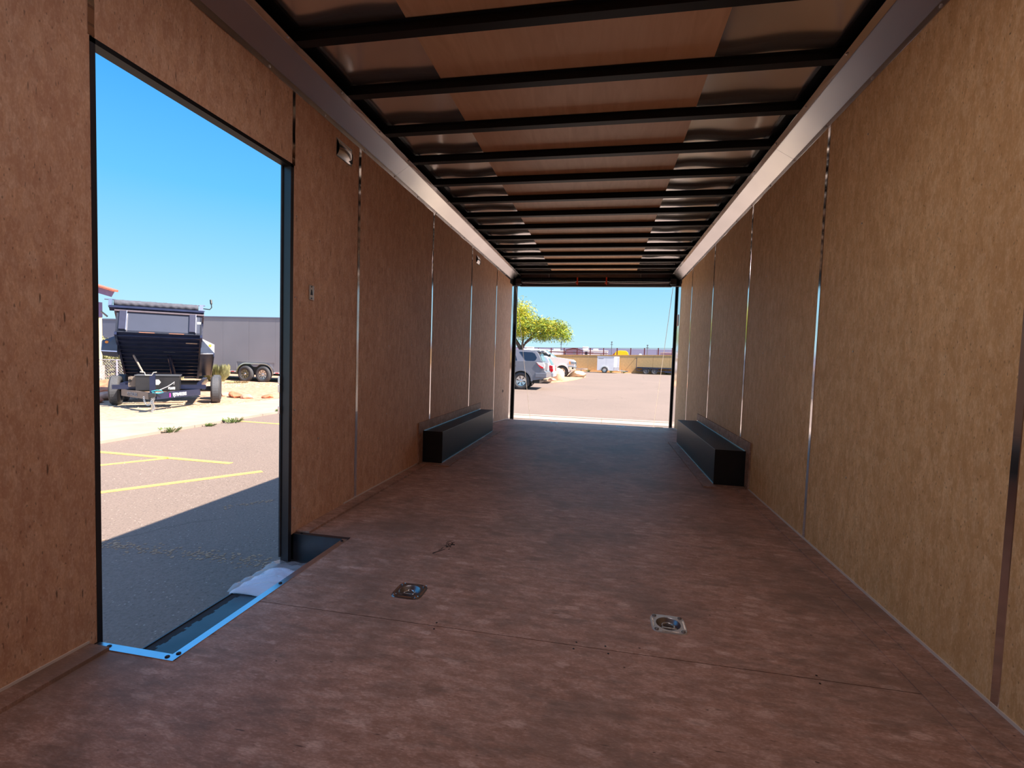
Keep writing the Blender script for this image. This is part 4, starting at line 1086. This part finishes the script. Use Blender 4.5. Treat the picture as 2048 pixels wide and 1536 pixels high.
obj('rear_window', MB().add([(.90, .28, 1.28), (.90, 1.58, 1.28), (.76, 1.50, 1.60), (.76, .36, 1.60), (.87, .28, 1.28), (.87, 1.58, 1.28), (.73, 1.50, 1.60), (.73, .36, 1.60)], [(0,1,2,3),(4,5,6,7),(0,1,5,4),(1,2,6,5),(2,3,7,6),(3,0,4,7)]), GLASSL, suv)
obj('windscreen', MB().add([(-2.40, .25, 1.24), (-2.40, 1.61, 1.24), (-1.76, 1.5, 1.68), (-1.76, .36, 1.68), (-2.36, .25, 1.22), (-2.36, 1.61, 1.22), (-1.72, 1.5, 1.66), (-1.72, .36, 1.66)], [(0,1,2,3),(4,5,6,7),(0,1,5,4),(1,2,6,5),(2,3,7,6),(3,0,4,7)]), GLASSL, suv)
for y0 in (-.005, 1.60):
    obj('tail_lamp', MB().prism([(.66, 1.22), (.98, 1.20), (1.03, 1.10), (1.0, .96), (.90, .97)], y0, y0+.27, 'y'), WHITE2, suv, bev=.008)
    obj('tail_lamp_strip', MB().prism([(.66, 1.20), (.72, 1.14), (.92, 1.03), (.98, 1.01), (.96, .95), (.86, .97)], y0-.006, y0+.28, 'y'), REDL, suv)
obj('bumper', MB().box(.62, 1.13, -.01, 1.87, .55, .76), SUVG, suv, bev=.03)
obj('bumper_step', MB().box(.86, 1.12, .05, 1.81, .765, .78), CHROME, suv)
obj('mud_flap', MB().box(.48, .50, .0, .26, .22, .55), BLACK, suv)
obj('roof_spoiler', MB().prism([(.55, 1.74), (.92, 1.70), (.92, 1.66), (.6, 1.68)], .3, 1.56, 'y'), SUVG, suv)
obj('exhaust', MB().tube([(.3, 1.3, .38), (1.0, 1.35, .40)], .035, 10), DZINC, suv)
obj('underbody', MB().box(-3.3, .8, .2, 1.66, .30, .45), BLACK, suv)
obj('door_handle', MB().box(-.42, -.24, -.012, .022, 1.02, 1.05), BLACKS, suv, bev=.006)
obj('licence_plate', MB().box(1.085, 1.095, .75, 1.1, .86, .99), WHITE2, suv)
obj('front_grille', MB().box(-3.76, -3.72, .45, 1.4, .6, .95), BLACKS, suv)
# second, silver estate parked beyond it
s2 = car('parked_car', 'silver car with red tail lamps between grey vehicle and pale boulder', (-3.72, 26.0, gz(26.0)), 0, SILVER,
         [(.98, .42), (1.02, .60), (1.0, .95), (.92, 1.02), (-2.0, 1.0), (-3.1, .88), (-3.25, .5), (-3.1, .34), (.8, .34)],
         [(.93, .98), (.70, 1.40), (.50, 1.52), (-1.0, 1.52), (-2.1, .98)], [[(-.3, 1.44), (.45, 1.44), (.68, 1.06), (-.3, 1.05)], [(-.95, 1.44), (-.38, 1.44), (-.38, 1.05), (-1.7, 1.03)]], 1.0, 1.78, (0, -2.65), .33)
for y0 in (-.008, 1.60):
    obj('tail_lamp', MB().prism([(.80, .99), (1.0, .98), (1.02, .86), (.84, .86)], y0, y0+.2, 'y'), REDL, s2, bev=.008)
    obj('tail_lamp', MB().prism([(.84, .84), (1.03, .84), (1.04, .68), (.92, .64)], y0, y0+.2, 'y'), REDL, s2, bev=.01)
obj('rear_window', MB().add([(.93, .3, 1.03), (.93, 1.48, 1.03), (.72, 1.4, 1.38), (.72, .38, 1.38), (.90, .3, 1.03), (.90, 1.48, 1.03), (.69, 1.4, 1.38), (.69, .38, 1.38)], [(0,1,2,3),(4,5,6,7),(0,1,5,4),(1,2,6,5),(2,3,7,6),(3,0,4,7)]), GLASSL, s2)
obj('bumper', MB().box(.7, 1.08, .0, 1.78, .38, .60), SILVER, s2, bev=.03)
# pickup nose pointing right
yk = 34.5; g0 = gz(yk)
pk = car('pickup_truck', 'white and silver pickup with nose pointing right, behind pale boulder', (-3.02, yk, g0), 0, WHITE,
         [(.98, .50), (1.02, .62), (1.02, .85), (.95, 1.17), (.80, 1.28), (-.40, 1.42), (-2.6, 1.40), (-5.0, 1.38), (-5.1, .6), (-4.9, .48), (.62, .48)],
         [(-.42, 1.38), (-1.30, 1.95), (-1.6, 1.99), (-2.7, 1.97), (-2.85, 1.38)], [[(-1.42, 1.86), (-1.25, 1.84), (-.75, 1.47), (-1.5, 1.45)], [(-2.6, 1.86), (-1.55, 1.87), (-1.58, 1.45), (-2.7, 1.45)]], 1.4, 1.95, (.10, -3.5), .40, 'truck')
obj('windscreen', MB().add([(-.44, .2, 1.42), (-.44, 1.75, 1.42), (-1.22, 1.62, 1.92), (-1.22, .33, 1.92), (-.49, .2, 1.41), (-.49, 1.75, 1.41), (-1.27, 1.62, 1.90), (-1.27, .33, 1.90)], [(0,1,2,3),(4,5,6,7),(0,1,5,4),(1,2,6,5),(2,3,7,6),(3,0,4,7)]), GLASSL, pk)
obj('head_lamp', MB().prism([(.66, 1.16), (.97, 1.12), (1.0, .93), (.70, .92)], -.008, .35, 'y'), CHROME, pk, bev=.01)
obj('turn_signal', MB().prism([(.60, 1.15), (.67, 1.15), (.69, .94), (.62, .95)], -.012, .05, 'y'), AMBER, pk)
obj('bumper', MB().box(.52, 1.10, -.02, 1.97, .56, .80), CHROME, pk, bev=.04)
obj('fog_lamp', MB().lathe([(.07, -.03), (.05, -.035)], 'y', (.86, 0, .68), 12), BLACK, pk)
obj('front_grille', MB().box(.98, 1.04, .4, 1.55, .82, 1.12), DZINC, pk)
obj('side_mirror', MB().box(-.86, -.72, -.20, .02, 1.44, 1.62), BLACKS, pk, bev=.02)

# boulders on the soil island
isl = struct('soil_island', 'sandy soil island under the boulders at left of the rear yard', 'soil')
obj('soil_surface', MB().prism([(-3.9, 27.2), (-2.9, 27.4), (-2.3, 28.6), (-1.75, 31.5), (-1.3, 36.5), (-1.6, 41), (-3.2, 41), (-4.8, 34), (-5.2, 28)], -.67, -.62, 'z'), SANDR, isl, fn=slope)
rock(-2.70, 29.2, .42, .40, .52, BOULD, 'large rounded pale boulder standing in front of pickup wheel', None, 61, 'boulder', None, .84, .97)
rock(-2.98, 28.5, .45, .3, .14, ROCK2, 'low rough rock at the foot of the pale boulder', None, 62, 'rock')
rock(-1.90, 35.2, .80, .5, .33, BOULD, 'flat wedge-shaped tan boulder right of the pickup bumper', None, 63, 'boulder')

# ------------------------------------------------------------------ small white cargo trailer
yt = 47.6; g0 = gz(yt)
ct = thing('cargo_trailer', 'small white cargo trailer parked in front of the tan wall', 'trailer', (.08, yt, g0))
H = 1.62
obj('body', MB().box(-.72, .88, .03, 1.6, .24, H).prism([(.88, .03), (.88, 1.6), (1.38, 1.1), (1.38, .53)], .24, H, 'z'), WHITE, ct)
obj('side_panel', MB().box(-.72, .12, 0, .028, .24, H-.07), WHITE, ct); obj('side_panel', MB().box(.13, .87, 0, .028, .24, H-.07), WHITE, ct)
obj('roof_edge', MB().box(-.75, .90, -.02, 1.62, H-.07, H), mat('roof_grey', (.42, .44, .52), .5), ct, bev=.01)
obj('front_door', MB().box(.92, 1.36, .30, .34, .62, H-.05), WHITE, ct)
obj('stone_guard', MB().add([(.89, -.005, .26), (1.39, .40, .26), (1.39, .40, .60), (.89, -.005, .60), (.89, .02, .26), (1.39, .43, .26), (1.39, .43, .60), (.89, .02, .60)], [(0,1,2,3),(4,5,6,7),(0,1,5,4),(1,2,6,5),(2,3,7,6),(3,0,4,7)]), mat('checker_grey', (.35, .36, .42), .4, .4), ct)
obj('faded_lettering', MB().box(-.62, -.20, -.004, 0, 1.36, 1.42).box(-.20, -.12, -.004, 0, 1.38, 1.44), LETG, ct)
obj('fender', MB().prism([(.37*math.cos(PI*i/12), .30+.37*math.sin(PI*i/12)) for i in range(13)], -.06, .01, 'y'), ALU, ct)
wheel(ct, (0, -.10, .30), .30, .18, 'y', RIMS, 6, -1)
obj('tongue', MB().beam((1.2, .55, .26), (2.1, .8, .22), .06, .08).beam((1.2, 1.05, .26), (2.1, .8, .22), .06, .08), CHROME, ct)
obj('jack_leg', MB().tube([(1.65, .72, .42), (1.65, .72, .0)], .03, 8), DZINC, ct)
obj('coupler', MB().box(2.0, 2.25, .74, .86, .16, .26), DZINC, ct, bev=.01)
# tongue of another trailer poking out behind the pickup
tg = thing('boat_trailer', 'galvanised trailer tongue with white winch poking out beyond the pickup', 'trailer', (-2.3, 45.2, gz(45.2)))
obj('tongue', MB().beam((-2.5, 0, .42), (.75, 0, .34), .08, .10), ALU, tg)
obj('winch_post', MB().prism([(-.85, .42), (-.30, .42), (-.42, .66), (-.6, .74)], -.06, .06, 'y'), WHITE, tg)
obj('coupler', MB().box(.2, .85, -.07, .07, .32, .44), CHROME, tg, bev=.01)
obj('jack_wheel', MB().tube([(.25, 0, .4), (.25, 0, .05)], .03, 8), DZINC, tg)
obj('side_frame', MB().beam((-2.5, .3, .42), (-.6, 0, .38), .05, .08), ALU, tg)
# black utility trailer
uy = 48.2; g0 = gz(uy)
ut = thing('utility_trailer', 'black open utility trailer with tandem wheels before the tan wall', 'trailer', (4.38, uy, g0))
for x in (-.39, .40): wheel(ut, (x, 0, .30), .30, .18, 'y', mat('grey_rim', (.12, .12, .14), .5), 5, -1, .55)
obj('bed_frame', MB().box(-1.22, 3.4, .12, .18, .60, .66).box(-1.22, 3.4, .12, 1.9, .56, .60), NAVYB, ut)
obj('lower_rail', MB().box(-.9, 3.4, .13, .19, .28, .36), NAVYB, ut)
obj('top_rail', MB().box(-1.22, 3.4, .12, .15, .655, .675), NAVYB, ut)
for x in (1.0, 1.6, 2.1, 2.7, 3.2): obj('side_post', MB().box(x-.02, x+.02, .13, .17, .34, .60), NAVYB, ut)
obj('fender', MB().prism([(-.80, .42), (-.62, .60), (-.52, .64), (.52, .64), (.62, .60), (.84, .40), (.76, .40), (.55, .56), (-.52, .56), (-.72, .42)], -.10, .12, 'y'), NAVYB, ut)
obj('fender_gusset', MB().prism([(-.12, .58), (.14, .58), (.02, .28)], .10, .12, 'y'), NAVYB, ut)
obj('tailgate_post', MB().tube([(-1.28, .1, 1.55), (-1.29, .1, .45), (-1.20, .1, .32), (-.9, .1, .30)], .03, 8), NAVYB, ut)
obj('toolbox', MB().box(1.35, 2.6, .0, .13, .20, .34), NAVYB, ut, bev=.01)
obj('ramp_gate', MB().box(-1.31, -1.27, .1, 1.9, .40, .46).box(-1.31, -1.27, .1, 1.9, 1.50, 1.55), NAVYB, ut)

# ------------------------------------------------------------------ tan wall
tw = struct('tan_wall', 'low tan block wall across the back of the yard', 'wall')
for k in range(-14, 16):
    x0 = k*1.6; hz = lambda x: 1.345+.0275*(x+5)


    q = MB(); x1 = x0+1.59
    q.add([(x0, 50, -.4), (x1, 50, -.4), (x1, 50, hz(x1)), (x0, 50, hz(x0)), (x0, 50.2, -.4), (x1, 50.2, -.4), (x1, 50.2, hz(x1)), (x0, 50.2, hz(x0))], [(0,1,2,3),(4,5,6,7),(0,1,5,4),(1,2,6,5),(2,3,7,6),(3,0,4,7)])
    obj('wall_section', q, WALLT, tw)
    obj('coping', MB().add([(x0, 49.97, hz(x0)), (x1+.01, 49.97, hz(x1)), (x1+.01, 50.23, hz(x1)), (x0, 50.23, hz(x0)), (x0, 49.97, hz(x0)+.06), (x1+.01, 49.97, hz(x1)+.06), (x1+.01, 50.23, hz(x1)+.06), (x0, 50.23, hz(x0)+.06)], [(0,1,2,3),(4,5,6,7),(0,1,5,4),(1,2,6,5),(2,3,7,6),(3,0,4,7)]), mat('coping_ochre', (.62, .36, .12), .9, 0, .08, 6, .2) if k == -14 else bpy.data.materials['coping_ochre'], tw)
# sandy verge along the wall foot with dry weeds
vg = struct('verge', 'dry sandy verge along the foot of the tan wall', 'ground')
obj('soil_surface', MB().box(-24, 26, 49.0, 50.0, -.70, -.655), SANDR, vg, fn=slope)
for i, (x, l) in enumerate(((-1.5, 'green weeds under the galvanised trailer tongue'), (2.0, 'green weeds at the tongue of white cargo trailer'), (.75, 'small weed right of cargo trailer wheel'), (6.1, 'weeds at wall foot beside the right rear post'))):
    tuft(x, 49.45, .25, .28, 60, GRASS, l, 'weeds at the wall foot')

# ------------------------------------------------------------------ steel post fence, vehicles and shed beyond the wall
pf = thing('post_fence', 'tall rust-red steel posts beyond the tan wall', 'fence', (0, 55, -.2))
for i in range(-6, 14):
    x = -7.41+1.465*i; z = .2+2.18+.0275*(x+7.41)
    obj('fence_post', MB().box(x-.055, x+.055, -.05, .05, 0, z), RUST, pf)
obj('fence_rail', MB().add([(-16.2, -.02, 2.02+.2), (11.6, -.02, 2.70+.2-.04), (11.6, .02, 2.70+.2-.04), (-16.2, .02, 2.02+.2), (-16.2, -.02, 2.02+.165), (11.6, -.02, 2.70+.125), (11.6, .02, 2.70+.125), (-16.2, .02, 2.02+.165)], [(0,1,2,3),(4,5,6,7),(0,1,5,4),(1,2,6,5),(2,3,7,6),(3,0,4,7)]).box(-7.5, -1.2, -.02, .02, 1.95, 2.02), RUST, pf)
def rv(x0, x1, y, h, mt, lab, name='motor_home', cat='vehicle', band=RUST, wins=(), roofbits=(), grp=None):
    t = thing(name, lab, cat, ((x0+x1)/2, y, -.18), 0, grp); L = (x1-x0)/2
    obj('body', MB().box(-L, L, 0, 2.3, .45, h-.12), mt, t, bev=.05)
    obj('roof', MB().box(-L-.03, L+.03, -.03, 2.33, h-.12, h), mt if mt is not WHITE else WHITE2, t, bev=.03)
    if band: obj('colour_band', MB().box(-L, L, -.012, .0, h-.42, h-.34), band, t)
    for a, b, c, d in wins: obj('window', MB().box(a, b, -.02, .01, c, d), GLASSD, t)
    for a, b, c in roofbits: obj('roof_unit', MB().box(a, b, .6, 1.6, h, h+c), WHITE2, t, bev=.03)
    for sx in (-L*.5, L*.5):
        obj('tyre', MB().lathe([(.2, -.1), (.36, -.1), (.36, .1), (.2, .1)], 'y', (sx, .12, .36), 16), RUBBER, t)
    return t
rv(-10.0, -6.6, 57.5, 2.30, WHITE, 'white motor home with red roof frame beyond the wall, leftmost', wins=[(-.8, .2, 1.75, 2.05)], roofbits=[(-1.2, -.2, .25)])
rv(-6.45, -4.68, 58.5, 2.22, WHITE, 'low white camper beyond the wall left of mauve shed', band=None, wins=[], roofbits=[(-.55, .2, .22)])
rv(-2.48, .42, 58.5, 2.36, WHITE, 'white motor home with dark red stripes right of mauve shed', 'motor_home', 'vehicle', RUST, wins=[(-1.25, -.95, 1.80, 2.15), (.55, .75, 1.6, 1.85)], roofbits=[(-1.6, -.9, .42), (-.3, .3, .20)])
sh = thing('shed', 'mauve gabled shed beyond the wall between two white campers', 'shed', (-3.56, 58.3, -.18))
obj('shed_wall', MB().prism([(-.95, 0), (.92, 0), (.92, 2.25), (.2, 2.42), (-.2, 2.42), (-.95, 2.28)], 0, 2, 'y'), MAUVE, sh)
obj('roof', MB().prism([(-1.05, 2.25), (-.15, 2.46), (.2, 2.46), (.98, 2.26), (.98, 2.32), (.2, 2.54), (-.2, 2.54), (-1.05, 2.33)], -.1, 2.1, 'y'), RUST, sh)
obj('emblem', MB().lathe([(.26, -.02), (.22, -.03)], 'y', (.05, 0, 1.95), 3), LETG, sh)
obj('sign_strip', MB().box(-.3, .6, -.02, 0, 1.62, 1.68), RUST, sh)
yv = thing('covered_vehicle', 'vehicle under a bright yellow tarpaulin beyond the tan wall', 'vehicle', (1.95, 58, -.18))
obj('tarpaulin', MB().prism([(-.80, .3), (.88, .3), (.86, 1.85), (.74, 2.22), (.5, 2.38), (-.25, 2.40), (-.62, 2.28), (-.78, 1.95)], 0, 1.8, 'y'), YEL, yv, bev=.05)
obj('front_end', MB().prism([(-1.02, .4), (-.78, .4), (-.70, 2.15), (-.98, 1.95)], .2, 1.6, 'y'), mat('orange_brown', (.45, .12, .04), .6), yv)
obj('tyre', MB().lathe([(.2, 0), (.36, 0), (.36, .2), (.2, .2)], 'y', (.3, -.05, .36), 16), RUBBER, yv)
lowc = thing('parked_boat', 'low white boat top showing above wall near utility trailer', 'boat', (4.25, 58, -.18))
obj('hull', MB().prism([(-.7, 1.2), (.9, 1.2), (.75, 1.85), (.1, 1.93), (-.55, 1.90)], 0, 1.2, 'y'), WHITE2, lowc, bev=.03)
obj('cradle', MB().box(-.5, .7, .3, .9, 0, 1.25), RUST, lowc)
obj('console', MB().prism([(-.3, 1.9), (.1, 1.9), (.0, 2.10), (-.2, 2.12)], .3, .8, 'y'), WHITE, lowc)
cnt = thing('container', 'mauve grey container beyond the wall at far right', 'container', (7.6, 58, -.18))
obj('container_body', MB().box(-1.0, 3.2, 0, 2.4, 0, 2.28), MAUVE, cnt)
obj('container_rail', MB().box(-1.02, 3.22, -.03, 2.42, 2.26, 2.34), mat('pale_rail', (.55, .45, .5), .6), cnt)
# long blue-grey building on the skyline
lb = thing('long_building', 'long blue-grey metal building along the skyline', 'building', (0, 78, -.18))
for k in range(-14, 12):
    x0 = k*4; f_ = lambda x: 2.95+.0125*(x+14)
    q = MB().add([(x0, 0, 0), (x0+3.97, 0, 0), (x0+3.97, 0, f_(x0+4)), (x0, 0, f_(x0)), (x0, 12, 0), (x0+3.97, 12, 0), (x0+3.97, 12, f_(x0+4)), (x0, 12, f_(x0))], [(0,1,2,3),(4,5,6,7),(0,1,5,4),(1,2,6,5),(2,3,7,6),(3,0,4,7)])
    obj('cladding_panel', q, HAZEG, lb)
# poles
for x, y, h, l in ((.87, 62.5, 3.45, 'tall thin utility pole left of the yellow tarpaulin'), (5.24, 62.5, 3.15, 'short thin pole with cross arm, right part of skyline'), (-5.5, 62.5, 3.3, 'thin grey pole above the low white camper')):
    pl = thing('utility_pole', l, 'pole', (x, y, -.15))
    obj('shaft', MB().tube([(0, 0, 0), (0, 0, h)], .045, 8), DZINC, pl)
    obj('cross_arm', MB().beam((-.16, 0, h-.25), (.16, 0, h-.25), .05, .06), DZINC, pl)
    obj('lamp_head', MB().box(-.09, .09, -.06, .06, h-.02, h+.12), DZINC, pl, bev=.01)

# ------------------------------------------------------------------ palo verde tree
ty_ = 30.0; g0 = gz(ty_)
te = thing('palo_verde_tree', 'yellow-green feathery tree behind the grey vehicle', 'tree', (-5.1, ty_, g0))
tk = MB()
tk.tube([(0, 0, -.05), (.02, 0, .9), (.0, 0, 1.6), (.0, 0, 1.95)], [.16, .13, .12, .10], 8)
br_ = [[(0, 0, 1.9), (-.35, .1, 2.4), (-.8, .2, 3.2), (-1.1, .2, 4.1)], [(0, 0, 1.9), (.25, 0, 2.3), (.8, -.1, 2.9), (1.8, -.2, 3.35)], [(0, 0, 1.95), (.05, .2, 2.6), (-.1, .3, 3.6), (.1, .3, 4.4)],
       [(.2, 0, 2.25), (.6, .2, 2.6), (1.3, .3, 2.9), (2.3, .4, 3.0)], [(-.2, 0, 2.2), (-.7, -.2, 2.6), (-1.5, -.3, 3.0), (-2.2, -.3, 3.3)], [(0, 0, 1.7), (-.25, 0, 2.05), (-.5, -.1, 2.5), (-.7, -.2, 3.0)]]
obj('trunk', tk, BARK, te, True)
for b in br_: obj('branch', MB().tube(b, [.085, .06, .04, .02], 6), BARK, te, True)
blobs = [(-1.2, 0, 4.15, 1.3, 1.2, .75), (-.1, .1, 4.05, .85, .9, .95), (-.25, .1, 3.2, 1.1, 1.1, .7), (.9, 0, 3.35, 1.05, 1.0, .60), (1.9, 0, 3.25, 1.0, .9, .55), (2.45, 0, 2.95, .6, .6, .50), (1.3, -.1, 2.75, .95, .7, .36), (-1.6, 0, 3.3, 1.3, 1.1, .7), (-2.6, 0, 3.5, 1.0, 1, .7), (2.8, 0, 2.7, .35, .4, .38)]
def sprays(mt, bl, n, seed, k=1.0):
    # feathery drooping sprigs: short strings of tiny leaflets scattered with soft edges
    rnd = random.Random(seed); q = MB(); tot = sum(b[3]*b[4]*b[5] for b in bl)
    for b in bl:
        for i in range(int(n*b[3]*b[4]*b[5]/tot)):
            v = Vector((rnd.gauss(0, .46), rnd.gauss(0, .46), rnd.gauss(0, .46)))
            if v.length > 1.25: continue
            c = Vector((b[0]+v.x*b[3], b[1]+v.y*b[4], b[2]+v.z*b[5]))
            t = Vector((rnd.gauss(0, .7), rnd.gauss(0, .7), -abs(rnd.gauss(.5, .4)))).normalized()
            s_ = t.cross(Vector((rnd.gauss(0, 1), rnd.gauss(0, 1), rnd.gauss(0, 1)))).normalized()
            for j in range(3):
                p = c+t*j*.07*k; sz = .030*k*rnd.uniform(.6, 1.3)
                q.add([p-s_*sz, p+t*sz*1.4, p+s_*sz, p-t*sz*.8], [(0, 1, 2, 3)])
    return obj('foliage', q, mt, te)
sprays(LEAFY, blobs, 9500, 11); sprays(LEAFG, blobs[2:], 7000, 12)
sprays(YLEAF, blobs[:5], 2500, 13)
